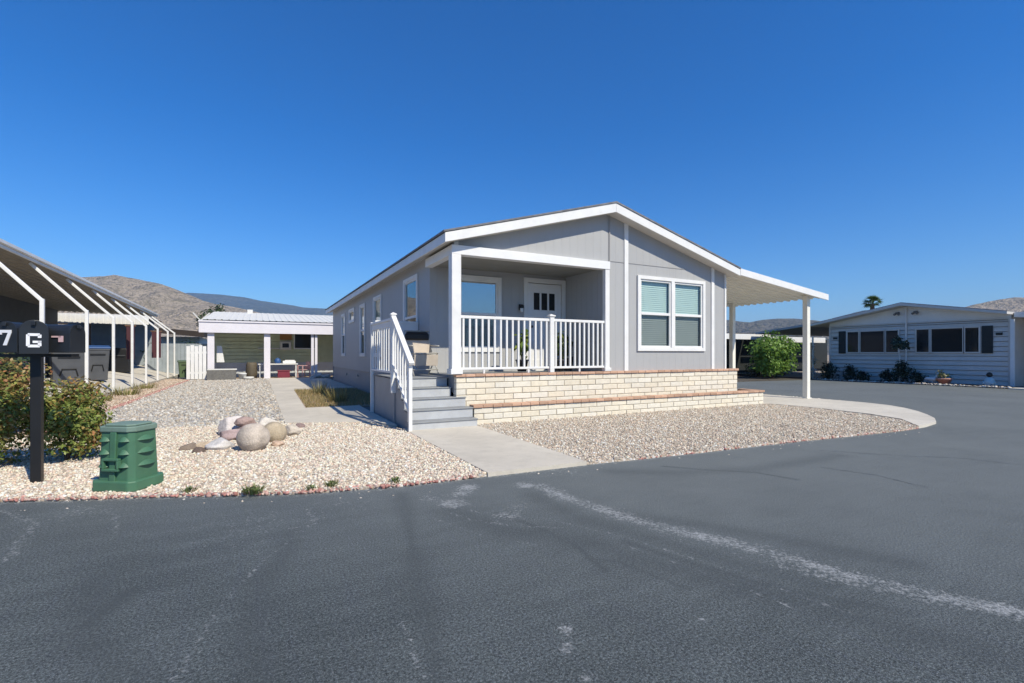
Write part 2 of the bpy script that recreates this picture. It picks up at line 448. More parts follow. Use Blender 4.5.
for (x, y, r, k) in ((-.85,-4.27,.13,.8),(-.70,-4.36,.10,.6),(-1.72,-4.50,.17,.72),(-1.40,-4.08,.15,.8),(-1.55,-4.25,.16,.6),(-1.85,-4.25,.12,.5),(-1.45,-5.02,.16,.55),(-1.25,-4.85,.12,.42),(-1.93,-6.62,.05,.75),(-2.02,-6.74,.05,.7),(-2.06,-6.95,.04,.75),(-1.28,-6.86,.02,.9),(-3.3,-4.3,.5,.28),(-4.6,-3.3,.4,.3),(-2.6,-4.0,.5,.25),(-.2,-3.98,.35,.3)):
    stain = np.maximum(stain, k*np.exp(-((P[:, 0]-x)**2+(P[:, 1]-y)**2)/r**2))
edge_d = seg_dist(P, FRONT)
stain = np.maximum(stain, .5*np.exp(-(edge_d/.10)**2))
for line, wd, am in (([(-2.98,-4.5),(-3.09,-4.85),(-3.22,-5.06),(-3.32,-5.32),(-3.41,-5.54),(-3.48,-5.83),(-3.55,-6.2)], .016, .46), ([(-2.9,-4.1),(-2.85,-4.4),(-3.0,-4.7)], .05, .4),
                     ([(-5.2,-2.9),(-4.8,-3.5),(-4.7,-4.3)], .06, .42), ([(-4.7,-3.0),(-4.3,-3.5),(-4.2,-4.0)], .03, .45), ([(-5.3,-3.3),(-5.0,-4.0),(-4.9,-4.6)], .03, .42),
                     ([(-1.9,-4.55),(-1.75,-4.95),(-1.45,-5.3),(-1.2,-5.45)], .03, .42), ([(-1.8,-4.5),(-1.6,-4.85),(-1.35,-5.1)], .02, .45), ([(-2.0,-4.8),(-1.8,-5.3),(-1.5,-5.7)], .02, .4),
                     ([(-1.2,-5.2),(-.9,-5.8),(-.7,-6.5),(-.55,-7.2)], .018, .42), ([(-2.62,-6.2),(-2.66,-6.8)], .02, .45), ([(-1.0,-5.9),(-.85,-6.5),(-.75,-7.1)], .015, .40), ([(-3.6,-6.0),(-3.5,-6.5)], .02, .4)):
    stain = np.maximum(stain, am*np.exp(-(seg_dist(P, line)/wd)**2))
dark = .55*np.exp(-(seg_dist(P, [(-2.05,-4.0),(-2.28,-5.17),(-2.42,-5.79),(-2.5,-6.24),(-2.6,-6.65),(-2.75,-7.4)])/(.07+.03*np.sin(P[:, 1]*4)))**2)
dark = np.maximum(dark, .55*np.exp(-(seg_dist(P, [(-1.79,-4.7),(-1.6,-5.3),(-1.2,-5.75),(-1.0,-6.3),(-.7,-6.9),(-.4,-7.6)])/.16)**2))
dark = np.maximum(dark, .5*np.exp(-(seg_dist(P, [(-.95,-4.6),(-.95,-5.3),(-.75,-5.9),(-.55,-6.5),(-.4,-6.9)])/.12)**2))
dark = np.maximum(dark, .5*np.exp(-(seg_dist(P, [(-4.1,-4.9),(-4.0,-5.6),(-3.7,-6.1)])/.10)**2))
dark = np.maximum(dark, .5*np.exp(-(seg_dist(P, [(-3.02,-4.6),(-3.1,-5.0),(-3.24,-5.45),(-3.3,-6.0),(-3.2,-6.6)])/.09)**2))
for line, wd, am in (([(-1.5,-4.9),(-1.35,-5.35),(-1.3,-5.8),(-1.36,-6.2)], .03, .8), ([(-1.36,-6.0),(-1.2,-6.15),(-1.1,-6.6)], .025, .7), ([(-.95,-5.9),(-.8,-6.4),(-.6,-6.9),(-.3,-7.3)], .05, .7), ([(-.6,-5.4),(-.2,-5.9),(.1,-6.4),(.4,-7.0)], .12, .5), ([(.3,-4.2),(.9,-4.6),(1.8,-4.9),(3.5,-4.9)], .15, .45), ([(1.0,-4.3),(1.3,-4.65),(1.7,-5.0),(1.8,-5.4)], .03, .9), ([(-3.9,-5.2),(-4.0,-5.5)], .06, .9)):
    dark = np.maximum(dark, am*np.exp(-(seg_dist(P, line)/wd)**2))
worn = np.clip((P[:, 0]*.8+P[:, 1]+8.2)/3.4, 0, 1)
nx, ny = len(gx), len(gy)
ii = (np.arange(ny-1)[:, None]*nx+np.arange(nx-1)[None]).ravel()
F = np.stack([ii, ii+1, ii+nx+1, ii+nx], 1)
V = np.concatenate([P, np.zeros((len(P), 1))], 1); k = len(V)
x0, x1, y0, y1 = gx[0], gx[-1], gy[0], gy[-1]
X = [-60, x0, x1, 22.2]; Y = [-60, y0, y1, 70]
ev, ef = [], []
for i in range(3):
    for j in range(3):
        if i == 1 and j == 1: continue
        n0 = k+len(ev); ev += [(X[i], Y[j], 0), (X[i+1], Y[j], 0), (X[i+1], Y[j+1], 0), (X[i], Y[j+1], 0)]; ef.append((n0, n0+1, n0+2, n0+3))
V = np.concatenate([V, np.array(ev)]); F = np.concatenate([F, np.array(ef)])
z = np.zeros(len(ev))
tag(raw_obj('road', V, F, M['asphalt'], attrs={'stain': np.concatenate([stain, z]), 'dark': np.concatenate([dark, z]), 'worn': np.concatenate([worn, z+1])}), kind='structure')
# cracks: thin jagged tar lines, one sheet just above the asphalt
mb = MB(); g = random.Random(3)
def crack(pts, w):
    P2 = []
    for a, b_ in zip(pts[:-1], pts[1:]):
        n = max(2, int(math.dist(a, b_)/.06))
        P2 += [(a[0]+(b_[0]-a[0])*t/n+g.gauss(0, .008), a[1]+(b_[1]-a[1])*t/n+g.gauss(0, .008)) for t in range(n)]
    P2.append(pts[-1])
    for a, b_ in zip(P2[:-1], P2[1:]):
        dx, dy = b_[0]-a[0], b_[1]-a[1]; L = math.hypot(dx, dy)+1e-6; ww = w*(.5+g.random())
        nx_, ny_ = -dy/L*ww, dx/L*ww
        mb.quad((a[0]-nx_, a[1]-ny_, .004), (b_[0]-nx_, b_[1]-ny_, .004), (b_[0]+nx_, b_[1]+ny_, .004), (a[0]+nx_, a[1]+ny_, .004))
crack([(3.6,-4.6),(4.2,-5.3),(4.7,-5.7),(4.9,-6.4)], .004)
crack([(2.6,-5.2),(2.75,-5.7),(2.65,-6.2)], .004)
tag(mb.build('road_cracks', M['tar']), kind='structure')

# pale pebble bed in front, grey gravel behind it
BEDL = [p for p in FRONT if p[0] <= -1.15 and p[0] > -9]+[(-1.05,-3.77),(-1.05,-.3),(-1.37,.85),(-2.84,1.48),(-2.84,1.75),(-6.3,1.85),(-7.4,2.0),(-9,1.0)]
BEDR = [(.23,-3.81)]+[p for p in FRONT if p[0] > .9]+[(7.9,-3.75),(8.3,-2.86),(8.5,-1.9),(8.57,-1.0),(8.45,-.3),(.23,-.3)]
sheet('pebble_bed', BEDL, .030, M['gravelbase'], z0=-.05)
sheet('pebble_bed', BEDR, .030, M['gravelbase'], z0=-.05)
GREYB = [(-6.25,1.84),(-2.82,1.74),(-2.82,20.5),(-6.25,20.5)]
sheet('grey_gravel', GREYB, .034, M['greygravel'], z0=-.05)
sheet('dirt_strip', [(-7.4,2.0),(-6.32,1.85),(-6.32,21.5),(-7.4,21.5)], .05, M['dirt'], z0=-.05)
sheet('dirt_yard', [(-6.3,20.5),(6,20.5),(6,30),(-6.3,30)], .028, M['dirt'], z0=-.05)
sheet('concrete_walk', [(-2.82,1.46),(-1.35,.83),(-1.03,.2),(-1.03,4.0),(-2.27,4.0),(-2.15,10.4),(-.02,10.4),(-.02,20.4),(-2.82,20.4)], .048, M['conc'], z0=-.05)
sheet('entry_walk', [(-1.05,-3.79),(.23,-3.83),(.23,-.28),(-1.05,-.28)], .046, M['conc'], z0=-.05)
sheet('dry_lawn', [(-2.29,3.98),(-.02,3.98),(-.02,10.42),(-2.17,10.42)], .035, M['dirt'], z0=-.05)
DRIVE = [(7.2,-4.22),(7.52,-4.2),(8.2,-4.08),(8.75,-3.84),(9.3,-3.5),(9.86,-3.1),(10.4,-2.6),(10.78,-2.1),(10.97,-1.5),(11.02,-.9),(11.0,16),(7.6,16),(7.6,-.3),
         (8.45,-.42),(8.57,-1.21),(8.52,-1.9),(8.38,-2.86),(8.02,-3.6)]
sheet('driveway', DRIVE, .05, M['conc2'], z0=-.05)
mb = MB()
mb.add([(-7.42,3,.12),(-7.42,30,.12),(-12.5,30,1.15),(-12.5,3,1.15)], [(0,1,2,3)])
mb.add([(-7.42,3,-.05),(-7.42,30,-.05),(-7.42,30,.12),(-7.42,3,.12)], [(0,1,2,3)])
mb.add([(-7.42,3,-.05),(-7.42,3,.12),(-12.5,3,1.15),(-12.5,3,-.05)], [(0,1,2,3)])
tag(mb.build('neighbour_driveway', M['conc2']), kind='structure')
sheet('mulch_bed', [(22.2,-.9),(23.6,-.9),(23.6,12),(22.2,12)], .03, M['mulch'], z0=-.05)
sheet('concrete_pad', [(21.6,-6),(40,-6),(40,-.9),(21.9,-.9)], .04, M['conc2'], z0=-.05)
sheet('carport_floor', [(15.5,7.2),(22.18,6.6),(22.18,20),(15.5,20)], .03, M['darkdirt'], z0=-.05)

# red painted edging along the pebbles
def edging(name, line, w, h, seed, cols=None, k=1.0, thin=1):
    g = np.random.default_rng(seed); Q = []
    for a, b_ in zip(line[:-1], line[1:]):
        L = math.dist(a, b_); n = max(2, int(L/.0045/thin)); t = g.random(n)[:, None]
        d = np.array([b_[0]-a[0], b_[1]-a[1]]); nn = np.array([-d[1], d[0]])/L
        Q.append(np.array(a)+d*t+nn*(g.random((n, 1))-.25)*w)
    V, F, c = stones(np.concatenate(Q), h, .012*k, .032*k, cols or [(.52,.27,.23),(.46,.22,.19),(.60,.38,.32),(.66,.50,.42),(.40,.19,.16)], seed+1)
    V[:, 2] = np.minimum(V[:, 2], h+.05*k)
    return tag(raw_obj(name, V, F, M['kerb'], col=c), kind='structure')
edging('red_edging', [(p[0], p[1]+.01) for p in FRONT if -8.5 < p[0] < -1.1], .08, .012, 1)
edging('red_edging', [(p[0], p[1]+.02) for p in FRONT if p[0] > .9], .06, .004, 2)
edging('red_edging', [(-6.29,2.0),(-6.29,20)], .12, .04, 3)
PL = [(.72,.66,.58),(.62,.55,.46),(.50,.42,.36),(.78,.74,.68)]
edging('stray_pebbles', [(p[0], p[1]-.16) for p in FRONT if -6 < p[0] < 7], .55, -.006, 7, [(.70,.60,.48),(.62,.54,.46),(.74,.68,.60)], .55, 16)
edging('bed_edging', [(22.12,6.5),(22.12,-.9)], .12, .03, 4, PL, 2.2, 4)
edging('driveway_pebbles', [(10.99,-1.5),(11.06,-.6),(11.06,6)], .10, .01, 5, PL, 1.6, 3)

# stones
PALE = [(.82,.70,.54),(.85,.80,.70),(.70,.53,.40),(.62,.54,.43),(.85,.74,.57),(.46,.39,.32),(.76,.60,.50),(.84,.76,.62)]
def stone_cover(name, poly, dens, smin, smax, cols, seed, keep=None, wts=None):
    g = np.random.default_rng(seed); P = sample_poly(poly, dens, g)
    if keep is not None: P = P[keep(P, g)]
    V, F, c = stones(P, .03, smin, smax, cols, seed+1, wts)
    o = raw_obj(name, V, F, M['stone'], col=c); o['kind'] = 'stuff'
    return tag(o, None)
def nearer(P, g): return g.random(len(P)) < np.clip(1.25-(P[:, 1]+3)/9, .35, 1)
st1 = stone_cover('pebbles', BEDL, 2000, .009, .022, PALE, 21, nearer)
st1['label'] = 'pale pink and cream pebbles covering the bed left of the entry walk'; st1['category'] = 'pebbles'
GREYISH = [(.56,.50,.40),(.43,.38,.31),(.68,.62,.51),(.38,.32,.26),(.62,.50,.38),(.50,.42,.34)]
st2 = stone_cover('pebbles', BEDR, 1900, .009, .021, GREYISH+PALE[:3], 31)
st2['label'] = 'grey and tan pebbles covering the bed below the block porch wall'; st2['category'] = 'pebbles'
st3 = stone_cover('crushed_rock', GREYB, 260, .018, .045, [(.50,.48,.43),(.60,.57,.51),(.38,.35,.31),(.66,.62,.55),(.50,.42,.34),(.56,.48,.38)], 41)
st4 = stone_cover('pebbles', [(-7.38,2.0),(-6.36,1.9),(-6.36,21.4),(-7.38,21.4)], 260, .015, .035, [(.62,.48,.36),(.55,.42,.32),(.70,.60,.48),(.45,.34,.26)], 45)
for p_ in (st4,): p_.location.z = .02
st4['label'] = 'pinkish pebbles in the strip between the awning posts and red edging'; st4['category'] = 'pebbles'
st3['label'] = 'crushed grey rock spread over the bare side yard'; st3['category'] = 'gravel'

# dry grass in the side lawn
g = np.random.default_rng(5)
P2 = sample_poly([(-2.24,4.05),(-.1,4.05),(-.1,10.35),(-2.13,10.35)], 700, g)
V, F, c = blades(np.concatenate([P2, np.full((len(P2), 1), .035)], 1), .07, .006, [(.42,.30,.14),(.36,.27,.13),(.28,.24,.10),(.20,.19,.07)], 6, 1.0)
o = raw_obj('dry_grass', V, F, M['grass'], col=c); tag(o, 'straw coloured dry grass beside the side walk', 'grass', kind='stuff')

# ------------------------------------------------------------------ the grey manufactured home
home = thing('manufactured_home', (3.6, 0, 0), 'light grey manufactured home with white trim, gabled front and corner porch', 'house')
LEN, WID, DEP, RX = 16.9, 7.4, 1.5, 3.58
fF, fS, fP = Face('y', 0.0), Face('x', 0.0), Face('y', DEP)
def zt(x): return 4.62-abs(x-RX)*.277
wz0 = .34
FW = (4.50, 6.57, 1.46, 3.08)
mb = MB(); fF.wall(mb, 3.60, WID, wz0, 3.25, [FW])
mb.add([(-.0, 0, 3.34), (3.6, 0, 3.34), (3.6, 0, 3.25), (WID, 0, 3.25), (WID, 0, zt(WID)-.05), (RX, 0, zt(RX)-.05), (0, 0, zt(0)-.05)], [(0,1,2,3,4,5,6)])
mb.build('front_wall', M['siding_x'], home)
mb = MB()
PW = (.66, 1.64, 1.44, 3.02); DR = (2.36, 3.43, .97, 3.06)
fP.wall(mb, 0, 3.5, .9, 3.36, [PW, DR]); mb.build('porch_wall', M['siding_x'], home)
mb = MB(); mb.quad((3.48, .0, .9), (3.48, DEP, .9), (3.48, DEP, 3.3), (3.48, .0, 3.3))
mb.box(3.482, 3.6, -.001, .05, .9, 3.3)
mb.build('porch_side_wall', M['siding_y'], home)
SW = [(2.40, 3.50, 1.30, 3.12), (6.12, 7.15, 1.30, 3.06), (8.65, 9.50, 1.30, 3.03), (10.75, 11.9, 2.62, 3.05), (13.05, 13.9, 1.30, 3.0)]
mb = MB(); fS.wall(mb, DEP, LEN, .72, 3.52, SW); mb.build('side_wall', M['siding_y'], home)
mb = MB(); mb.box(.03, WID-.03, DEP+.3, LEN-.03, .0, .745); mb.build('skirting', M['skirt'], home)
mb = MB(); mb.quad((WID, 0, 0), (WID, LEN, 0), (WID, LEN, 3.5), (WID, 0, 3.5)); mb.build('side_wall', M['siding_y'], home)
mb = MB(); mb.add([(0, LEN, 0), (WID, LEN, 0), (WID, LEN, 3.5), (RX, LEN, 4.5), (0, LEN, 3.6)], [(0,1,2,3,4)]); mb.build('rear_wall', M['siding_x'], home)
# roof
OV, OVR = .30, .16
mb = MB()
pr = [(-OV-.03, zt(-OV)-.0), (RX, zt(RX)), (WID+OVR, zt(WID+OVR)), (WID+OVR, zt(WID+OVR)-.035), (RX, zt(RX)-.035), (-OV-.03, zt(-OV)-.035)]
mb.extr_y(pr, -.335, LEN+.35); mb.build('roof', M['shingle'], home)
mb = MB()
lo = lambda x: zt(x)-.04
mb.extr_y([(-OV, lo(-OV)), (RX, lo(RX)), (RX, lo(RX)-.19), (-OV, lo(-OV)-.17)], -.32, -.29)
mb.extr_y([(RX+.003, lo(RX)), (WID+OVR, lo(WID+OVR)), (WID+OVR, lo(WID+OVR)-.17), (RX+.003, lo(RX)-.19)], -.32, -.29)
mb.box(-OV, -OV+.025, -.288, LEN+.33, lo(-OV)-.17, lo(-OV)-.002)
mb.build('fascia', M['white'], home, bevel=.004)
mb = MB()
mb.extr_y([(-OV+.027, lo(-OV)-.15), (RX, lo(RX)-.165), (WID+OVR-.01, lo(WID+OVR)-.15), (WID+OVR-.01, lo(WID+OVR)-.12), (RX, lo(RX)-.135), (-OV+.027, lo(-OV)-.12)], -.288, LEN+.3)
mb.build('soffit', M['soffit'], home)
# trims
mb = MB()
def vtrim(x0, x1, z0, z1=None):
    za, zb = zt(x0)-.2, zt(x1)-.2
    mb.add([(x0, -.022, z0), (x1, -.022, z0), (x1, -.022, zb), (x0, -.022, za), (x0, -.001, z0), (x1, -.001, z0), (x1, -.001, zb), (x0, -.001, za)],
           [(0,1,2,3),(0,4,5,1),(1,5,6,2),(2,6,7,3),(3,7,4,0)])
for ta, tb_ in ((4.06, 4.17), (6.87, 6.97), (7.35, 7.41)):
    mb = MB(); vtrim(ta, tb_, .95); mb.build('trim_board', M['white'], home)
mb = MB(); mb.box(-.02, .07, -.022, -.003, 3.36, 3.47); mb.build('corner_block', M['white'], home)
mb = MB(); vtrim(3.63, 3.655, .95)
mb.box(3.66, 4.058, -.010, -.001, 3.385, 3.40); mb.box(4.172, 6.0, -.010, -.001, 3.385, 3.40)
mb.build('seam_batten', M['panel'], home)
# porch beam, ceiling and posts
mb = MB()
mb.box(-.10, 3.575, -.12, .06, 3.18, 3.352); mb.box(-.10, .06, .062, DEP-.0, 3.18, 3.35)
mb.build('porch_beam', M['beam'], home, bevel=.006)
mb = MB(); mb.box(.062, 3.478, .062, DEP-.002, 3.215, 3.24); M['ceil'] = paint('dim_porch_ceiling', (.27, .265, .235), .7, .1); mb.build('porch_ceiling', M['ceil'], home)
mb = MB(); mb.box(-.10, .085, -.125, .06, .955, 3.178); mb.box(-.125, .11, -.15, .085, .956, 1.05)
mb.build('porch_post', M['white'], home, bevel=.008)
mb = MB(); mb.box(3.45, 3.57, -.11, -.004, .955, 3.178); mb.box(3.43, 3.60, -.13, -.004, .956, 1.03)
mb.build('porch_post', M['white'], home, bevel=.008)
mb = MB(); mb.box(0.0, 3.478, .02, DEP-.002, .6, .93); mb.build('porch_floor', M['steptread'], home)

def window(face, h, name='window', kind='hung', blind=True, mull=0, out=.035, casing=.085, upper='glass'):
    u0, u1, z0, z1 = h
    mb = MB()
    face.frame(mb, u0-casing+.02, u1+casing-.02, z0-casing+.02, z1+casing-.02, casing, .001, out)
    inner = [(u0+.02, u1-.02)] if not mull else [(u0+.02, (u0+u1)/2-.05), ((u0+u1)/2+.05, u1-.02)]
    if mull: face.box(mb, (u0+u1)/2-.05, (u0+u1)/2+.05, -.02, out, z0+.02, z1-.02)
    zm = (z0+z1)/2
    for a, b_ in inner:
        face.frame(mb, a, b_, z0+.02, z1-.02, .045, -.03, .012)
        if kind == 'hung': face.box(mb, a+.045, b_-.045, -.032, .016, zm-.03, zm+.03)
    w = mb.build(name, M['white'], home, bevel=.003)
    for a, b_ in inner:
        if kind == 'hung':
            for lo_, hi_, mt in ((z0+.065, zm-.03, 'screen'), (zm+.03, z1-.065, upper)):
                p = MB(); p.quad(face.p(a+.04, -.012, lo_-.01), face.p(b_-.04, -.012, lo_-.01), face.p(b_-.04, -.012, hi_+.01), face.p(a+.04, -.012, hi_+.01))
                p.build('pane', M[mt], w)
        else:
            p = MB(); p.quad(face.p(a+.04, -.012, z0+.05), face.p(b_-.04, -.012, z0+.05), face.p(b_-.04, -.012, z1-.05), face.p(a+.04, -.012, z1-.05))
            p.build('pane', M['glass'], w)
        if blind:
            bl = MB(); zz = z0+.06
            while zz < z1-.05:
                bl.quad(face.p(a+.05, -.060, zz), face.p(b_-.05, -.060, zz), face.p(b_-.05, -.078, zz+.053), face.p(a+.05, -.078, zz+.053)); zz += .046
            bl.build('blind', M['blind'], w)
    rm = MB(); rm.quad(face.p(u0, -.089, z0), face.p(u1, -.089, z0), face.p(u1, -.089, z1), face.p(u0, -.089, z1))
    rm.build('backing', M['room'], w)
    return w
window(fF, FW, mull=1, out=.04, casing=.08)
window(fP, PW, kind='hung', upper='mirror')
for i, h in enumerate(SW): window(fS, h, kind='fixed' if i == 3 else 'hung', blind=i in (1, 2, 4), casing=.08)
# front door
mb = MB(); fP.frame(mb, DR[0]-.06, DR[1]+.04, DR[2]-.12, DR[3]+.08, .11, .001, .035); df = mb.build('door_frame', M['white'], home, bevel=.004)
mb = MB(); a, b_ = DR[0]+.05, DR[1]-.07
fP.box(mb, a, b_, -.06, -.025, .99, 3.02)
for (u0, u1, z0, z1) in ((a, b_, 2.83, 3.02), (a, b_, .99, 1.2), (a, a+.14, 1.2, 2.83), (b_-.14, b_, 1.2, 2.83), (a+.14, b_-.14, 2.2, 2.36)):
    fP.box(mb, u0, u1, -.024, -.012, z0, z1)
mid = (a+b_)/2; fP.box(mb, mid-.06, mid+.06, -.024, -.012, 1.2, 2.2)
for k in (-1, 1): fP.box(mb, mid+k*.11-.02, mid+k*.11+.02, -.024, -.013, 2.36, 2.83)
dr = mb.build('front_door', M['door'], home, bevel=.003)
for k in (-1, 0, 1):
    mb = MB(); fP.box(mb, mid+k*.215-.078, mid+k*.215+.078, -.023, -.018, 2.39, 2.80); mb.build('pane', M['dglass'], dr)
mb = MB(); mb.tube([fP.p(a+.07, -.012, 1.98), fP.p(a+.07, .05, 1.98)], .03, 12); mb.lathe(fP.p(a+.07, .07, 1.95), [(.01,0),(.03,.01),(.03,.05),(.01,.06)], 12)
mb.build('handle', M['black'], dr, smooth=True)
mb = MB(); fP.box(mb, 2.17, 2.23, .001, .03, 2.36, 2.50); mb.tube([fP.p(2.20, .03, 2.46), fP.p(2.20, .09, 2.47)], .014, 8)
mb.lathe(fP.p(2.20, .09, 2.40), [(.05,0),(.055,.06),(.02,.09)], 10)
wl = mb.build('wall_lamp', M['black'], home)
mb = MB(); mb.lathe(fP.p(2.20, .09, 2.31), [(.02,0),(.038,.02),(.038,.088)], 12); mb.build('lamp_glass', M['white'], wl)
# porch railing
mb = MB()
for a, b_ in ((.085, 2.04), (2.14, 3.45)):
    mb.box(a, b_, -.085, -.035, 2.00, 2.055); mb.box(a, b_, -.08, -.04, 1.03, 1.075)
    nb = max(1, round((b_-a)/.9))
    for i in range(nb):
        xx = a+(b_-a)*(i+.5)/nb; mb.box(xx-.02, xx+.02, -.075, -.045, .955, 1.029)
rl = mb.build('porch_railing', M['white'], home, bevel=.006)
for a, b_, n in ((.085, 2.04, 15), (2.14, 3.45, 11)):
    for i in range(n):
        xx = a+(b_-a)*(i+.5)/n; mb = MB(); mb.box(xx-.018, xx+.018, -.078, -.042, 1.074, 2.001); mb.build('baluster', M['white'], rl)
mb = MB(); mb.box(2.04, 2.14, -.11, -.01, .955, 2.10); mb.box(2.02, 2.16, -.13, .01, 2.10, 2.125)
mb.add([(2.03,-.12,2.125),(2.15,-.12,2.125),(2.15,0,2.125),(2.03,0,2.125),(2.09,-.06,2.155)], [(0,1,4),(1,2,4),(2,3,4),(3,0,4)])
mb.build('newel', M['white'], rl, bevel=.004)
# electrical details on the side wall
for vy, vz in ((9.9, .5), (12.5, .45)):
    mb = MB(); mb.box(-.05, 0, vy, vy+.08, vz, vz+.08); mb.build('vent', M['panel'], home)
mb = MB(); mb.tube([(7.3, .15, .95), (7.3, .15, 3.2)], .03, 8); mb.build('downspout', M['white'], home)

# ------------------------------------------------------------------ block porch wall
def block_wall(mb, x0, x1, y, z0, courses, ch, bl, off, g, depth=.18, ends=True, mort=None):
    for r in range(courses):
        z = z0+r*ch; x = x0-(bl*.5 if r % 2 == off else 0)
        while x < x1-.02:
            a, b_ = max(x, x0), min(x+bl, x1)
            if b_-a > .03:
                k = .93+.12*g.random(); t = g.random()
                mb.cur = (.76*k, (.69+.03*t)*k, (.55+.07*t)*k)
                mb.box(a+.006, b_-.006, y+g.uniform(-.004, .003), y+depth, z+.006, z+ch-.006)
            x += bl
pw = thing('block_porch_wall', (3.9, -.2, 0), 'two tiered cream block planter wall with red brick caps below the porch', 'wall')
g = random.Random(9)
def cap(x0, x1, y0, y1, z, g, L=.2):
    mb = MB(); x = x0
    while x < x1-.01:
        e = min(x+L, x1); k = .8+.4*g.random(); mb.cur = (.58*k, .37*k, .26*k)
        mb.box(x+.003, e-.003, y0+g.uniform(-.004, .004), y1, z, z+.05+g.uniform(-.003, .003)); x = e
    return mb
mb = MB(); block_wall(mb, -.005, 7.74, -.09, .33, 5, .1145, .40, 0, g, .16); mb.build('upper_blocks', M['block'], pw, bevel=.008, usecol=True)
mb = MB(); mb.box(.004, 7.73, -.078, .012, .1, .9); mb.build('mortar', M['mortar'], pw)
cap(-.02, 7.76, -.12, .018, .903, g).build('brick_cap', M['capbrick'], pw, bevel=.006, usecol=True)
mb = MB(); block_wall(mb, .25, 8.44, -.33, .0, 3, .112, .40, 1, g, .16); mb.build('lower_blocks', M['block'], pw, bevel=.008, usecol=True)
mb = MB(); mb.box(.26, 8.43, -.318, -.17, -.03, .335); mb.box(8.26, 8.43, -.17, .3, -.03, .335); mb.build('mortar', M['mortar'], pw)
mb = cap(.23, 8.46, -.36, -.155, .338, g); mb.cur = (.55,.36,.26); mb.box(8.24, 8.46, -.15, .3, .338, .388)
mb.build('brick_cap', M['capbrick'], pw, bevel=.006, usecol=True)
mb = MB(); mb.box(.26, 8.23, -.153, -.092, .1, .355); mb.build('planter_soil', M['dirt'], pw)
mb = MB(); mb.cur = (.72,.66,.53)
for r in range(5): mb.box(7.57, 7.742, .075, .9, .336+r*.1145, .44+r*.1145)
mb.build('end_blocks', M['block'], pw, bevel=.008, usecol=True)

# ------------------------------------------------------------------ porch steps with landing and rail
steps = thing('porch_steps', (-.5, .8, 0), 'grey painted wooden steps and landing with white side railing', 'stairs')
RZ, TR, YB = .178, .215, -.55
XR = [.235, .235, .18, -.03, -.03]
for i in range(5):
    y0 = YB+i*TR; z1 = RZ*(i+1); xr = XR[i]
    mb = MB(); mb.box(-.98, xr-.01, y0, y0+.02, z1-RZ+.003, z1-.023); mb.build('riser', M['step'], steps)
    mb = MB()
    if i < 4: mb.box(-1.0, xr, y0-.02, y0+TR+.019, z1-.022, z1)
    else: mb.box(-1.0, -.02, y0-.02, 2.5, z1-.022, z1)
    mb.build('tread', M['steptread'], steps, bevel=.006)
prof = [(YB+.02, .0), (2.5, .0), (2.5, RZ*5-.04)]
for i in range(4, -1, -1): prof += [(YB+i*TR+.02, RZ*(i+1)-.04), (YB+i*TR+.02, max(.0, RZ*i-.04))]
mb = MB(); mb.extr_x(prof[:-1], -.975, -.955); mb.box(-.975, -.02, 2.478, 2.5, 0, RZ*5-.04)
mb.build('side_panel', M['panel'], steps)
mb = MB()
for i in range(3): mb.prism([(XR[i]-.03, YB+i*TR+.03), (XR[i]-.012, YB+i*TR+.03), (XR[i]-.012, -.10), (XR[i]-.03, -.10)], .0, RZ*(i+1)-.04) if YB+i*TR < -.2 and i < 1 else None
mb.build('end_panel', M['panel'], steps)
for (ya, yb) in ((2.44, 2.50), (.52, .58)):
    mb = MB(); mb.box(-1.005, -.977, ya, yb, .0, .845); mb.build('panel_batten', M['panel'], steps)
mb = MB()
mb.box(-1.06, -.975, .50, .585, .60, 2.06); mb.box(-1.075, -.96, .485, .60, 2.06, 2.085)
mb.add([(-1.07,.49,2.085),(-.965,.49,2.085),(-.965,.595,2.085),(-1.07,.595,2.085),(-1.017,.542,2.115)], [(0,1,4),(1,2,4),(2,3,4),(3,0,4)])
mb.build('newel', M['white'], steps, bevel=.004)
mb = MB(); mb.box(-1.045, -.985, -.635, -.575, .02, 1.15); mb.build('newel', M['white'], steps, bevel=.004)
mb = MB(); mb.box(-1.05, -.985, 2.43, 2.495, .0, 2.03); mb.build('newel', M['white'], steps, bevel=.004)
mb = MB(); mb.beam((-1.017, -.70, 1.165), (-1.017, .53, 2.03), .09, .05); mb.build('handrail', M['white'], steps, bevel=.006)
mb = MB(); mb.beam((-1.017, -.55, .36), (-1.017, .53, 1.13), .045, .05); mb.build('lower_rail', M['white'], steps, bevel=.006)
mb = MB(); mb.box(-1.06, -.975, .586, 2.429, 1.965, 2.01); mb.box(-1.035, -1.0, .586, 2.429, .965, 1.005); mb.box(-1.03, -1.005, .586, 2.429, 1.85, 1.964)
mb.build('landing_rail', M['bluegreypaint'], steps, bevel=.005)
mb = MB(); mb.box(-.984, -.012, 2.28, 2.35, 2.01, 2.07); mb.box(-.984, -.012, 2.295, 2.335, 1.87, 2.011)
mb.build('landing_rail', M['white'], steps, bevel=.005)
mb = MB(); mb.box(-.984, -.03, 2.295, 2.335, .97, 1.01); mb.build('lower_rail', M['bluegreypaint'], steps, bevel=.005)
for i in range(6):
    yy = -.47+i*.17; zz = 1.165+(yy+.70)*(.865/1.23); zl = .36+(yy+.55)*(.77/1.08)
    mb = MB(); mb.box(-1.03, -1.004, yy-.016, yy+.016, zl, zz-.02); mb.build('baluster', M['white'], steps)
for i in range(9):
    yy = .586+1.843*(i+.5)/9; mb = MB(); mb.box(-1.026, -1.009, yy-.016, yy+.016, 1.0, 1.855); mb.build('baluster', M['white'], steps)
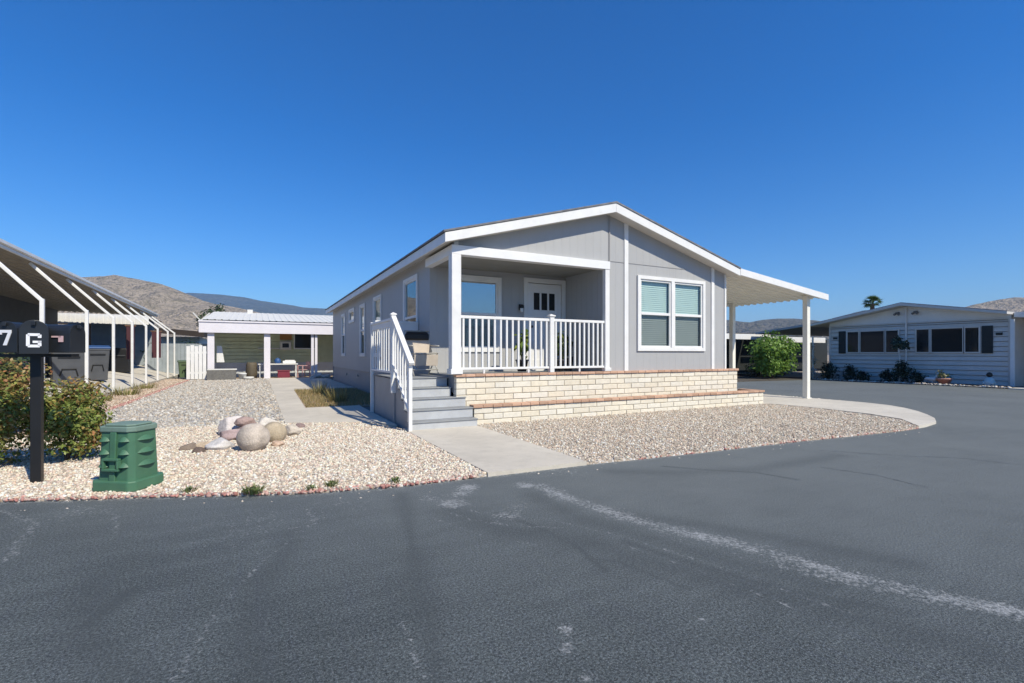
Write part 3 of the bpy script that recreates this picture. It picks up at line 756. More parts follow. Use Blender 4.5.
for i in range(7):
    xx = -.974+.944*(i+.5)/7; mb = MB(); mb.box(xx-.03, xx+.03, 2.30, 2.33, 1.005, 1.871); mb.build('baluster', M['white'], steps)

# ------------------------------------------------------------------ chair on the landing
M['canvas'] = paint('beige_canvas', (.52, .45, .37), .9, .12, 0, .3, 6)
M['tubemetal'] = paint('pale_tube', (.50, .48, .43), .35, .1, 0, .05, 4, .3)
ch = thing('folding_chair', (-.27, 1.18, .892), 'beige canvas folding chair with black cushion on the landing', 'chair', rz=R(6))
mb = MB()
for s in (-1, 1):
    mb.tube([(s*.27, -.25, 0), (s*.27, .22, .62)], .013, 8); mb.tube([(s*.255, .25, 0), (s*.255, -.2, .44), (s*.255, -.24, .46)], .013, 8)
    mb.tube([(s*.27, .16, .42), (s*.27, .27, .80), (s*.27, .28, .92)], .013, 8)
    mb.tube([(s*.285, -.2, .60), (s*.285, .22, .62)], .017, 8)
mb.tube([(-.27, -.2, .12), (.27, -.2, .12)], .011, 8); mb.tube([(-.26, -.22, .45), (.26, -.22, .45)], .012, 8); mb.tube([(-.27, .28, .92), (.27, .28, .92)], .013, 8)
mb.tube([(-.27, -.16, .36), (.27, -.16, .36)], .011, 8)
mb.build('frame', M['tubemetal'], ch, world=False, smooth=True)
mb = MB(); mb.beam((0, -.22, .455), (0, .2, .44), .5, .02); mb.build('seat', M['canvas'], ch, world=False, bevel=.006)
mb = MB(); mb.beam((0, .18, .45), (0, .265, .76), .54, .018, (0, 1, 0)); mb.build('backrest', M['canvas'], ch, world=False, bevel=.005)
mb = MB(); mb.beam((-.26, .25, .80), (.26, .25, .80), .09, .14); mb.beam((-.24, .25, .875), (.24, .25, .875), .07, .06); mb.build('cushion', M['black'], ch, world=False, bevel=.03)
mb = MB(); mb.beam((0, -.205, .20), (0, -.235, .425), .52, .012, (0, 1, 0)); mb.build('front_panel', M['canvas'], ch, world=False, bevel=.004)

# ------------------------------------------------------------------ plants on the porch
M['pot'] = paint('dark_pot', (.05, .05, .055), .5, .2); M['terracotta'] = paint('terracotta', (.42, .17, .09), .8, .15)
def potted(x, y, z, label, h, n, size, cols, seed, potm='pot', pr=.14):
    t = thing('potted_plant', (x, y, z), label, 'potted plant', 'potted plants on the porch')
    mb = MB(); mb.lathe((0, 0, 0), [(pr*.7, 0), (pr*.95, pr*1.6), (pr*1.05, pr*1.62), (pr*1.05, pr*1.85), (pr*.9, pr*1.85), (pr*.88, pr*1.6)], 16)
    mb.build('pot', M[potm], t, world=False, smooth=True)
    V, F, c = leaf_mesh([(0, 0, pr*1.8+h*.5, h*.28, h*.28, h*.5), (.05, 0, pr*1.8+h*.75, h*.2, h*.2, h*.3)], n, size, cols, seed, .6)
    raw_obj('foliage', V, F, M['leaf'], t, col=c)
    mb = MB(); mb.tube([(0, 0, pr*1.5), (.02, 0, pr*1.8+h*.7)], .012, 6); mb.build('stem', M['bark'], t, world=False)
    return t
potted(1.85, .75, .951, 'tall yellow green plant in a dark pot behind the porch rail', .62, 130, .16, [(.20,.28,.05),(.32,.36,.08),(.10,.17,.03)], 1)
potted(2.75, .65, .951, 'dark leafed plant in a pot just right of the railing newel', .62, 150, .13, [(.05,.10,.03),(.09,.14,.04),(.20,.24,.06)], 2)
potted(3.15, .95, .951, 'low dark green plant in a pot at the right end of the porch', .45, 130, .12, [(.03,.06,.025),(.05,.09,.03)], 3, 'pot', .17)

# ------------------------------------------------------------------ carport on the right of the home
cp = thing('carport_awning', (9.5, 3, 0), 'cream ribbed metal carport awning sloping off the right side of the home', 'carport')
def cz(x): return 3.505-(x-7.5)*.118
mb = MB(); g0 = []
y = -.285; per = .23
while y < 8.6:
    for dy, dz in ((0, 0), (.12, 0), (.14, -.035), (.21, -.035)): g0.append((y+dy, dz))
    y += per
vs = []; fs = []
for x in (7.42, 11.27):
    vs += [(x, yy, cz(x)-.07+dz) for yy, dz in g0]
n = len(g0)
fs = [(i, i+1, n+i+1, n+i) for i in range(n-1)]
mb.add(vs, fs); rp = mb.build('roof_panel', M['cream'], cp)
so = rp.modifiers.new('thick', 'SOLIDIFY'); so.thickness = .006; so.offset = 1
mb = MB(); mb.add([(7.565,-.325,cz(7.565)),(11.35,-.325,cz(11.35)),(11.35,-.325,cz(11.35)-.17),(7.565,-.325,cz(7.565)-.17),(7.565,-.29,cz(7.565)),(11.35,-.29,cz(11.35)),(11.35,-.29,cz(11.35)-.17),(7.565,-.29,cz(7.565)-.17)],
       [(0,3,2,1),(4,5,6,7),(0,1,5,4),(2,3,7,6),(1,2,6,5),(3,0,4,7)])
mb.build('fascia', M['white'], cp, bevel=.004)
for yy in (-.02, 2.46, 4.95, 7.4):
    mb = MB(); zt_ = cz(10.78)-.108
    mb.box(10.72, 10.86, yy-.07, yy+.07, .05, zt_); mb.box(10.69, 10.89, yy-.09, yy+.09, .05, .065)
    mb.build('post', M['cream'], cp, bevel=.006)

# ------------------------------------------------------------------ foreground: mailboxes
M['mbox'] = paint('black_box_paint', (.018, .021, .026), .38, .25, 0, .05, 5)
M['digit'] = paint('white_letter', (.78, .78, .80), .5, .03); M['flag'] = paint('pink_flag', (.62, .42, .42), .5, .1)
ms = thing('mailbox_stand', (-5.25, -1.98, 0), 'three black mailboxes on a single black post beside the shrubs', 'mailbox')
mb = MB(); mb.box(-.042, .042, -.042, .042, 0, 1.33); mb.build('post', M['black'], ms, world=False, bevel=.006)
mb = MB(); mb.beam((-.42*.93, .42*.38, 1.315), (.36*.93, -.36*.38, 1.315), .10, .03); mb.build('crossbar', M['black'], ms, world=False)
def arch(w, h, n=10):
    r = w/2
    return [(-r, 0), (r, 0)]+[(r*math.cos(math.pi*i/n), h-r+r*math.sin(math.pi*i/n)) for i in range(n+1)]
def mailbox(px, py, z, ang, w, h, L, letter=None, flag=None, label=None):
    """ang: heading of the door; box runs back from the door"""
    d = Vector((math.cos(ang), math.sin(ang), 0)); s = Vector((-math.sin(ang), math.cos(ang), 0)); o = Vector((px, py, z)); up = Vector((0, 0, 1))
    def sweep(prof, a, b_):
        mb = MB(); n = len(prof)
        vs = [o+d*a+s*u+up*v for u, v in prof]+[o+d*b_+s*u+up*v for u, v in prof]
        mb.add(vs, [tuple(range(n)), tuple(range(2*n-1, n-1, -1))]+[(i, n+i, n+(i+1) % n, (i+1) % n) for i in range(n)])
        return mb
    bx = sweep(arch(w, h), -L, 0).build('mailbox', M['mbox'], ms, world=False, bevel=.004)
    if label: bx['label'] = label
    dr = sweep([(u*1.05, v*1.02) for u, v in arch(w, h)], .001, .018)
    dr.beam(o+d*.03+up*(h*.86), o+d*.03+up*(h*.97), .035, .03)
    dr.build('door', M['mbox'], bx, world=False, bevel=.003)
    def plate(rects, a):
        mb = MB()
        for (u0, u1, v0, v1) in rects:
            vs = [o+d*(a+k)+s*u+up*v for k in (0, .006) for u, v in ((u0, v0), (u1, v0), (u1, v1), (u0, v1))]
            mb.add(vs, [(0,1,2,3),(7,6,5,4),(0,4,5,1),(1,5,6,2),(2,6,7,3),(3,7,4,0)])
        return mb
    if letter == 'G':
        W, Hh, t = .054, .136, .026; z0 = .065
        # block G, seen from the door side (u is mirrored)
        rc = [(-W+.012, W-.012, z0+Hh-t, z0+Hh), (W-t, W, z0+.012, z0+Hh-.012), (-W+.012, W-.012, z0, z0+t), (-W, -W+t, z0+.012, z0+.062), (-W, .008, z0+.042, z0+.064), (-W, -W+t, z0+Hh-.044, z0+Hh-.012)]
        rc = [(-b_, -a, c, e) for a, b_, c, e in rc]
        plate(rc, .019).build('letter', M['digit'], bx, world=False)
    if letter == '7':
        mb = MB(); z0 = .07; k = .02
        for poly in ([(-.055,.15),(.055,.15),(.055,.122),(-.033,.122),(-.033,.105),(-.055,.105)], [(.055,.122),(.024,.122),(-.022,0),(.012,0)]):
            n = len(poly)
            vs = [o+d*(.019)+s*u+up*(v+z0) for u, v in poly]+[o+d*(.025)+s*u+up*(v+z0) for u, v in poly]
            mb.add(vs, [tuple(range(n)), tuple(range(2*n-1, n-1, -1))]+[(i, n+i, n+(i+1) % n, (i+1) % n) for i in range(n)])
        mb.build('numeral', M['digit'], bx, world=False)
    if flag:
        mb = MB(); sd = flag; f0 = o+s*(sd*(w/2+.006))
        def pl(a0, a1, v0, v1):
            vs = [f0+d*a+s*(sd*k)+up*v for k in (0, .005) for a, v in ((a0, v0), (a1, v0), (a1, v1), (a0, v1))]
            mb.add(vs, [(0,1,2,3),(7,6,5,4),(0,4,5,1),(1,5,6,2),(2,6,7,3),(3,7,4,0)])
        pl(-.150, -.06, .150, .166); pl(-.085, -.04, .105, .166)
        mb.build('flag', M['flag'], bx, world=False)
    return bx
fa = math.atan2(-.96, .18)
mailbox(.055, -.25, 1.33, fa, .20, .325, .42, 'G', None, 'centre mailbox with a white letter G on its door')
ra = math.atan2(-.40, .93)
mailbox(.34, -.14, 1.345, ra, .19, .285, .36, None, -1, 'right mailbox seen side on with a pale flag')
la = math.atan2(-.94, -.42)
mailbox(-.185, -.10, 1.345, la, .20, .30, .42, '7', None, 'left mailbox with a white numeral 7 on its door')

# ------------------------------------------------------------------ foreground: green utility box
M['green'] = paint('green_plastic', (.065, .165, .095), .5, .15, .12, .1, 6); M['greenlid'] = paint('faded_green_lid', (.17, .25, .20), .65, .2, .2, .15, 8)
ub = thing('utility_box', (-4.38, -2.62, .03), 'green plastic utility pedestal with louvred sides at the road edge', 'utility box', rz=R(-33)); ub.scale = (.84, .84, .93)
def rrect(w, d, c): return [(-w+c,-d),(w-c,-d),(w,-d+c),(w,d-c),(w-c,d),(-w+c,d),(-w,d-c),(-w,-d+c)]
mb = MB(); mb.prism(rrect(.27, .25, .06), 0, .11); mb.build('base_skirt', M['green'], ub, world=False, bevel=.015)
mb = MB(); lo_, hi_ = rrect(.225, .205, .05), rrect(.205, .185, .045)
mb.add([(x, y, .10) for x, y in lo_]+[(x, y, .62) for x, y in hi_], [tuple(range(7,-1,-1)), tuple(range(8,16))]+[(i,(i+1)%8,8+(i+1)%8,8+i) for i in range(8)])
mb.build('housing', M['green'], ub, world=False, bevel=.01)
mb = MB(); mb.prism(rrect(.225, .205, .06), .60, .655); mb.prism(rrect(.19, .17, .06), .656, .675); mb.build('lid', M['greenlid'], ub, world=False, bevel=.02)
def louvre(c, s, d, w):
    """half-moon hood: c centre, s along, d outward"""
    mb = MB(); n = 8; c, s, d = Vector(c), Vector(s), Vector(d); up = Vector((0,0,1))
    vs = []
    for i in range(n+1):
        t = -1+2*i/n; k = (1-t*t)
        vs += [c+s*(t*w)+up*(.045*k)+d*.0, c+s*(t*w)+d*(.045*k+.002)-up*.002]
    vs += [c+s*w, c-s*w]
    fs = [(2*i, 2*i+2, 2*i+3, 2*i+1) for i in range(n)]+[tuple([2*i+1 for i in range(n+1)])]
    mb.add(vs, fs); return mb
for z in (.25, .38, .51):
    k = (z-.1)/.52*.02
    for u in (-.12, .12): louvre((u, -.206+k, z), (1,0,0), (0,-1,0), .065).build('louvre', M['green'], ub, world=False)
    louvre((.226-k, .0, z), (0,1,0), (1,0,0), .12).build('louvre', M['green'], ub, world=False)
    louvre((-.226+k, .0, z), (0,1,0), (-1,0,0), .12).build('louvre', M['green'], ub, world=False)
mb = MB(); mb.beam((0, -.218, .10), (0, -.200, .60), .07, .022, (0,1,0))
for (a, b_, c, e) in ((-.10, .10, .21, .235), (-.10, .10, .315, .34), (-.10, -.075, .235, .315), (.075, .10, .235, .315)): mb.box(a, b_, -.255, -.205, c, e)
mb.build('latch', M['green'], ub, world=False, bevel=.006)

# ------------------------------------------------------------------ rocks among the pebbles
def rock(x, y, z, rx, ry, rz, c, label, seed, name='boulder', rough=.12, rot=0.0, group='rocks piled on the pebble bed'):
    import bmesh
    bm = bmesh.new(); bmesh.ops.create_icosphere(bm, subdivisions=4, radius=1)
    g = np.random.default_rng(seed); fr = g.normal(size=(7, 3))*1.6; ph = g.random(7)*6
    fr2 = g.normal(size=(6, 3))*5; ph2 = g.random(6)*6
    pl = g.normal(size=(6, 3)); pl /= np.linalg.norm(pl, axis=1)[:, None]
    V = np.array([v.co[:] for v in bm.verts]); d = V.copy()
    r = 1+rough*np.sin(d@fr.T+ph).mean(1)*1.8+rough*.7*np.sin(d@fr2.T+ph2).mean(1)+.018*np.sin(d@(fr2[::-1]*2.3).T+ph2).mean(1)
    if rough > .1:
        for p in pl:                      # flat broken faces
            t = d@p; r = np.where(t*r > .70, .70/np.maximum(t, .1), r)
        r = r*(1+.05*np.sin(d@(fr2*2.1).T+ph2).mean(1))
    V = d*r[:, None]
    cr, sr = math.cos(rot), math.sin(rot)
    V = V*np.array([rx, ry, rz]); V = np.stack([V[:, 0]*cr-V[:, 1]*sr, V[:, 0]*sr+V[:, 1]*cr, V[:, 2]], 1)
    F = [[v.index for v in f.verts] for f in bm.faces]; bm.free()
    cc = np.array(c)*(1+.25*np.sin(d@fr2.T+ph2).mean(1))[:, None]
    o = raw_obj(name, V, F, M['rock'], col=cc, smooth=True)
    o.location = (x, y, z); return tag(o, label, 'rock', group)
rock(-3.32,-1.13,.19, .205,.20,.195, (.56,.48,.40), 'large round speckled tan boulder at the front of the rock pile', 1, rough=.08)
rock(-3.05,-.50,.15, .175,.175,.165, (.50,.41,.29), 'rounded golden boulder just right of the large round one', 2, rough=.05)
rock(-3.62,.45,.13, .22,.20,.18, (.66,.60,.56), 'pale upright angular rock at the back left of the pile', 3, rough=.2)
rock(-3.60,-.05,.09, .25,.15,.12, (.44,.33,.31), 'flat reddish brown rock lying left of the large boulder', 4, rough=.2, rot=-.4)
rock(-3.42,.20,.25, .165,.12,.085, (.43,.31,.27), 'red brown flat rock stacked uppermost above the large boulder', 5, rough=.18)
rock(-3.42,.1,.13, .17,.12,.10, (.42,.32,.29), 'dull red rock wedged under the stacked flat rock', 6, rough=.18)
rock(-3.70,-.85,.07, .17,.13,.11, (.66,.63,.60), 'whitish wedge shaped rock front left of the large boulder', 7, rough=.2, rot=.3)
rock(-3.90,-.72,.06, .13,.09,.09, (.56,.44,.31), 'small sandy orange rock left of the whitish wedge rock', 8, rough=.18)
rock(-4.10,-.72,.05, .13,.07,.08, (.24,.19,.15), 'low dark brown rock at the far left of the rocks', 9, rough=.22, rot=.2)
rock(-3.97,-.98,.04, .08,.06,.06, (.16,.12,.10), 'small dark chip of rock nearest the low brown one', 10, rough=.2)
rock(-3.1,.75,.10, .20,.16,.14, (.66,.61,.54), 'white rock behind the golden boulder', 11, rough=.18)
rock(-2.78,-.05,.10, .14,.12,.12, (.66,.58,.48), 'pale rock half hidden right of the golden boulder', 12, rough=.15)
rock(-3.02,-.95,.05, .10,.08,.07, (.58,.42,.31), 'small orange pink rock in front of the golden boulder', 13, rough=.18)
rock(-2.62,.75,.05, .09,.07,.06, (.30,.22,.20), 'small brown rock beside the corner of the concrete walk', 14, rough=.18)

# weeds along the edging
def weed(x, y, r, h, n, label, seed):
    g = np.random.default_rng(seed); a = g.random(n)*6.28; q = r*g.random(n)**.6
    P = np.stack([x*0+q*np.cos(a), q*np.sin(a), np.zeros(n)], 1)
    V, F, c = blades(P, h, .007, [(.13,.17,.05),(.20,.22,.08),(.10,.14,.04),(.30,.27,.13)], seed, 1.1)
    V2, F2, c2 = leaf_mesh([(0, 0, h*.4, r, r, h*.5)], n//2, .035, [(.12,.17,.05),(.18,.22,.08)], seed+1, .6, zmin=.0)
    o = raw_obj('weed', np.concatenate([V, V2]), [tuple(f) for f in F]+[tuple(f+len(V)) for f in F2], M['leaf'], col=np.concatenate([c, c2]))
    o.location = (x, y, .03); return tag(o, label, 'weed', 'weeds along the road edge')
weed(-3.30,-3.42,.09,.055,130,'bushiest green weed on the edging in front of the big boulder',51)
weed(-2.80,-3.56,.05,.035,60,'small weed on the edging just right of the bushiest one',52)
weed(-2.62,-3.52,.06,.045,70,'upright weed on the edging right of the pair of smaller weeds',53)
weed(-2.03,-3.67,.06,.03,60,'low weed on the edging left of the entry walk corner',54)
weed(-3.83,-3.13,.05,.05,40,'tiny weed on the edging right of the green utility box',55)

# ------------------------------------------------------------------ shrubs by the mailboxes
PHOT = [(.19,.26,.06),(.27,.33,.08),(.11,.16,.035),(.38,.36,.11),(.44,.20,.09),(.21,.24,.06)]
def shrub(x, y, z, clumps, n, size, cols, label, seed, name='shrub', group=None, stems=5, mat='leaf', shell=.45, cat='shrub'):
    t = thing(name, (x, y, z), label, cat, group)
    V, F, c = leaf_mesh(clumps, n, size, cols, seed, shell, zmin=.02)
    raw_obj('foliage', V, F, M[mat], t, col=c)
    mb = MB(); g = random.Random(seed)
    for i in range(stems):
        c = clumps[i % len(clumps)]
        mb.tube([(g.uniform(-.06, .06), g.uniform(-.06, .06), 0), (c[0]*.5, c[1]*.5, c[2]*.5), (c[0]+g.uniform(-.1, .1)*c[3], c[1], c[2]+c[5]*.4)], .018, 6, .006)
    mb.build('stems', M['bark'], t, world=False)
    return t
shrub(-5.32,-.80,.03, [(0,0,.45,.42,.40,.42),(.16,-.1,.55,.28,.28,.32),(-.22,.1,.62,.28,.28,.33),(.1,.12,.78,.26,.26,.22),(.25,-.05,.3,.2,.25,.22)], 8000, .05, PHOT, 'rounded green and bronze shrub right of the mailbox post', 61)
shrub(-6.1,-.95,.03, [(0,0,.5,.55,.5,.5),(.25,-.2,.65,.3,.3,.35),(-.2,.0,.9,.4,.4,.35),(.3,.2,.95,.3,.3,.3)], 8000, .052, PHOT+[(.46,.18,.10),(.40,.22,.12)], 'reddish green shrub behind and left of the mailbox post', 62)
shrub(-6.9,1.6,.05, [(0,0,.6,.55,.5,.55),(.25,0,1.0,.35,.35,.35)], 2600, .085, [(.03,.05,.02),(.05,.08,.03),(.07,.10,.04)], 'dark shrub under the mailboxes at the corner of the neighbouring carport', 63, mat='leafdark')
def tuft(x, y, z, r, h, n, label, seed, cols=((.30,.27,.10),(.22,.23,.08),(.40,.34,.16))):
    g = np.random.default_rng(seed); a = g.random(n)*6.28; q = r*g.random(n)**.6
    V, F, c = blades(np.stack([q*np.cos(a), q*np.sin(a), np.zeros(n)], 1), h, .012, cols, seed, .9)
    o = raw_obj('grass_tuft', V, F, M['grass'], col=c); o.location = (x, y, z)
    return tag(o, label, 'grass tuft', 'dry tufts in the side strips')
tuft(-6.95,10.5,.05,.40,.22,200,'yellow dry tuft between the awning posts and red edging',71)
tuft(-7.0,13.6,.05,.40,.22,140,'sparser dry tuft farther along the awning posts',72)
tuft(-7.05,8.2,.05,.25,.18,100,'small dry tuft at the foot of the nearer awning post',73)
tuft(-1.35,5.3,.035,.25,.32,170,'taller green weed tuft at the edge of the dry side lawn',74,((.20,.20,.08),(.34,.28,.12)))
tuft(-1.5,8.4,.035,.2,.35,130,'pale weed tuft on the far part of the dry side lawn',75,((.40,.34,.18),(.30,.28,.12)))

# ------------------------------------------------------------------ left neighbour: awning on bent posts
la_ = thing('patio_awning', (-8.4, 14, 0), 'long white metal awning on bent white pipe posts at the left', 'awning')
def ez(y): return 3.80-(y-6)*.0155
def zg(x): return .12+(-7.42-x)*.2028
mb = MB()
Y0_, Y1_ = 2.0, 25.5
pr = []
x = -8.4
while x > -13.4:
    pr += [(x, 0), (x-.12, 0), (x-.14, -.035), (x-.21, -.035)]; x -= .23
vs = [(x, Y0_, ez(Y0_)+.01+(-8.4-x)*.03+dz) for x, dz in pr]+[(x, Y1_, ez(Y1_)+.01+(-8.4-x)*.03+dz) for x, dz in pr]
n = len(pr); mb.add(vs, [(i, i+1, n+i+1, n+i) for i in range(n-1)])
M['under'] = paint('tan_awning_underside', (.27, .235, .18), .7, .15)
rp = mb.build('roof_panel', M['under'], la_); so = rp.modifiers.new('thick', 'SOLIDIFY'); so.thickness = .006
mb = MB()
for (dx, z1, z0) in ((0, .03, -.05), (.06, .10, .03)):
    mb.add([(-8.4+dx, Y0_, ez(Y0_)+z0), (-8.4+dx, Y1_, ez(Y1_)+z0), (-8.4+dx, Y1_, ez(Y1_)+z1), (-8.4+dx, Y0_, ez(Y0_)+z1),
            (-8.46+dx, Y0_, ez(Y0_)+z0), (-8.46+dx, Y1_, ez(Y1_)+z0), (-8.46+dx, Y1_, ez(Y1_)+z1), (-8.46+dx, Y0_, ez(Y0_)+z1)],
           [(0,1,2,3),(4,7,6,5),(3,2,6,7),(0,4,5,1),(0,3,7,4),(1,5,6,2)])
mb.build('gutter', M['white'], la_)
for i, yy in enumerate((5.4, 8.46, 11.2, 13.8, 16.3, 18.9, 21.7, 23.9)):
    mb = MB(); zt_ = 2.50
    mb.beam((-7.4, yy, .10), (-7.4, yy, zt_+.02), .075, .075)
    mb.beam((-7.4, yy, zt_-.02), (-8.55, yy, ez(yy)-.06), .07, .07, (0, 1, 0))
    mb.build('bent_post', M['white'], la_, bevel=.01)
# left neighbour home under the awning
def lap(mb, face, u0, u1, z0, z1, h=.2, lip=.018):
    z = z0
    while z < z1-.01:
        zz = min(z+h, z1)
        mb.quad(face.p(u0, lip, z), face.p(u1, lip, z), face.p(u1, .0, zz-.022), face.p(u0, .0, zz-.022))
        mb.quad(face.p(u0, -.05, z), face.p(u1, -.05, z), face.p(u1, lip, z), face.p(u0, lip, z)); z = zz
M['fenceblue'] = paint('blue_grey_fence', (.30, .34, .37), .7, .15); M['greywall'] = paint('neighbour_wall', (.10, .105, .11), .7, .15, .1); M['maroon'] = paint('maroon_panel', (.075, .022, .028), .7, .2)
M['brownwood'] = paint('brown_wood', (.16, .09, .055), .8, .25, 0, .3, 8)
lh = thing('neighbour_home', (-13.2, 14, 0), 'grey home standing in the shade of the long left awning', 'house')
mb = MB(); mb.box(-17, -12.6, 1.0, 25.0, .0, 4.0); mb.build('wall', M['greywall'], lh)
mb = MB(); mb.box(-17.4, -13.42, .6, 25.4, 4.02, 4.25); mb.build('roof', M['shingle'], lh)
for i, (a, b_) in enumerate(((6, 7.6), (10.5, 12), (16, 17.6))):
    mb = MB(); mb.box(-12.6, -12.55, a, b_, 2.2, 3.3); w = mb.build('window', M['white'], lh)
    mb = MB(); mb.box(-12.549, -12.54, a+.08, b_-.08, 2.28, 3.22); mb.build('pane', M['dglass'], w)
# screens and home behind the awning
for sx, sy, sw, lb in ((-7.80, 20.0, .36, 'maroon hanging screen between the farthest awning posts'), (-7.70, 14.5, .24, 'narrow maroon hanging screen beside the middle awning posts')):
    sc = thing('hanging_screen', (sx, sy, zg(sx)), lb, 'screen', 'maroon screens under the awning')
    mb = MB(); mb.box(0, sw, -.015, .015, .95, 2.2); mb.build('cloth', M['maroon'], sc, world=False)
    mb = MB(); mb.tube([(-.05, 0, 2.22), (sw+.05, 0, 2.22)], .03, 8); mb.build('rod', M['brownwood'], sc, world=False)
rc = thing('rear_carport', (-11, 26.5, 0), 'white fluted carport edge seen under the left awning', 'carport')
mb = MB(); x = -13.5
while x < -9.0:
    mb.box(x, x+.14, 26.0, 26.06, 3.02, 3.55); mb.box(x+.14, x+.2, 26.02, 26.06, 3.02, 3.55); x += .2
mb.build('fluted_fascia', M['white'], rc)
mb = MB(); mb.box(-13.5, -9.0, 26.07, 31, 3.45, 3.5); mb.build('roof', M['brownwood'], rc)
for xx in (-13.3, -11.6, -9.9):
    mb = MB(); mb.box(xx-.06, xx+.06, 26.1, 26.22, 0, 3.44); mb.build('post', M['brownwood'], rc)
mb = MB(); mb.box(-13.4, -9.2, 29.5, 29.6, 0, 3.44); mb.build('back_wall', M['fenceblue'], rc)

# wheeled bins
M['bindark'] = paint('dark_grey_plastic', (.045, .047, .052), .5, .2); M['binblue'] = paint('blue_plastic', (.03, .09, .25), .45, .1); M['bingrey'] = paint('grey_plastic', (.085, .09, .10), .5, .2)
M['binolive'] = paint('olive_plastic', (.10, .15, .07), .55, .15)
def bin_(x, y, z, h, w, body, lid, label, rz=0.0, tilt=0):
    t = thing('wheeled_bin', (x, y, z), label, 'bin', 'wheeled rubbish bins', rz)
    a, c = w*.42, w*.5; d0, d1 = w*.42, w*.55
    mb = MB(); mb.add([(-a,-d0,.03),(a,-d0,.03),(a,d0*.8,.03),(-a,d0*.8,.03),(-c,-d1,h*.9),(c,-d1,h*.9),(c,d1,h*.9),(-c,d1,h*.9)],
        [(0,3,2,1),(4,5,6,7),(0,1,5,4),(1,2,6,5),(2,3,7,6),(3,0,4,7)])
    mb.box(-c-.02, c+.02, -d1-.02, d1+.02, h*.86, h*.905)
    mb.build('body', M[body], t, world=False, bevel=.025)
    mb = MB(); mb.extr_x([(-d1-.04, h*.906), (d1+.03, h*.906), (d1+.03, h*.95), (.0, h), (-d1-.04, h*.94)], -c-.03, c+.03); mb.build('lid', M[lid], t, world=False, bevel=.015)
    for s in (-1, 1):
        mb = MB(); mb.tube([(s*(a+.005), d0*.75, .1), (s*(a+.06), d0*.75, .1)], .1, 14); mb.build('wheel', M['black'], t, world=False)
    mb = MB(); mb.tube([(-c*.8, d1+.06, h*.88), (c*.8, d1+.06, h*.88)], .016, 8); mb.build('handle', M[body], t, world=False)
    mb = MB(); mb.box(-a*.75, a*.75, -d1-.005, -d1*.9, h*.72, h*.76); mb.tube([(-a*.6, -d0*1.12, h*.28), (-a*.45, -d0*1.2, h*.45), (a*.45, -d0*1.2, h*.45), (a*.6, -d0*1.12, h*.28)], .02, 6); mb.build('moulding', M['black'], t, world=False)
    return t
bin_(-8.45, 10.9, zg(-8.45), 1.22, .80, 'bingrey', 'bindark', 'large grey wheeled bin nearest the mailboxes', R(20))
bin_(-8.55, 14.3, zg(-8.55), 1.30, .68, 'bingrey', 'binblue', 'grey wheeled bin with a blue lid', R(20))
bin_(-9.4, 13.2, zg(-9.4), 1.10, .66, 'bindark', 'bindark', 'dark lidded bin between the large grey bin and the blue lidded one', R(60))
bin_(-6.75, 22.6, .05, .95, .62, 'binolive', 'binolive', 'olive green bin at the far end of the awning', R(10))
ck = thing('grill_cover', (-9.1, 20.6, zg(-9.1)), 'black covered barbecue under the left awning', 'barbecue')
mb = MB(); mb.add([(-.55,-.35,0),(.45,-.35,0),(.45,.35,0),(-.55,.35,0),(-.42,-.28,1.15),(.36,-.28,1.15),(.36,.28,1.15),(-.42,.28,1.15)],
    [(0,3,2,1),(4,5,6,7),(0,1,5,4),(1,2,6,5),(2,3,7,6),(3,0,4,7)]); mb.build('cover', M['black'], ck, world=False, bevel=.06)
mb = MB(); mb.tube([(-.3,-.38,.8),(.25,-.38,.8)], .015, 8); mb.build('handle', M['bingrey'], ck, world=False)

# ------------------------------------------------------------------ rear home with awning
M['olive'] = paint('olive_wall', (.62, .66, .43), .75, .12, .1); M['ribwhite'] = paint('white_sheet_metal', (.66, .65, .61), .75, .06, .12)
M['lilac'] = paint('lilac_white_post', (.72, .69, .72), .5, .05); M['palegrey'] = paint('pale_grey_base', (.55, .57, .57), .8, .12)
rh = thing('rear_home', (-1, 24, 0), 'olive green home with a white ribbed awning at the end of the side yard', 'house')
fR = Face('y', 22.6)
mb = MB(); lap(mb, fR, -5.6, 6.0, .85, 2.9, .2); mb.box(-5.6, 6, 22.70, 29, .0, 2.95); mb.build('wall', M['olive'], rh)
mb = MB(); fR.box(mb, -5.6, 6.0, .002, .03, .0, .845); mb.build('base_panel', M['palegrey'], rh)
mb = MB()
pr = []; x = -5.75
while x < 6.5: pr += [(x, 0), (x+.17, 0), (x+.19, .02), (x+.25, .02), (x+.27, 0)]; x += .31
n = len(pr); vs = [(x, 20.0, 3.06+dz) for x, dz in pr]+[(x, 27.0, 3.98+dz) for x, dz in pr]
mb.add(vs, [(i, i+1, n+i+1, n+i) for i in range(n-1)]); mb.build('awning_roof', M['ribwhite'], rh)
mb = MB(); mb.box(-5.9, 6.6, 19.93, 19.98, 2.40, 3.00); mb.box(-5.92, 6.6, 19.88, 19.93, 2.93, 3.01); mb.box(-5.9, -5.85, 19.98, 26, 2.6, 3.0)
mb.build('awning_fascia', M['lilac'], rh, bevel=.01)
for (xa, xb) in ((-5.55, -5.25), (-3.02, -2.72), (-.72, -.58), (-.53, -.40)):
    mb = MB(); mb.box(xa, xb, 20.1, 20.24, .03, 2.45); mb.build('awning_post', M['lilac'], rh, bevel=.01)
mb = MB(); fR.frame(mb, -1.45, -.25, 1.62, 2.75, .06, .02, .06); w = mb.build('window', M['white'], rh)
mb = MB(); fR.box(mb, -1.40, -.30, .02, .03, 1.66, 2.70); mb.build('pane', M['dglass'], w)
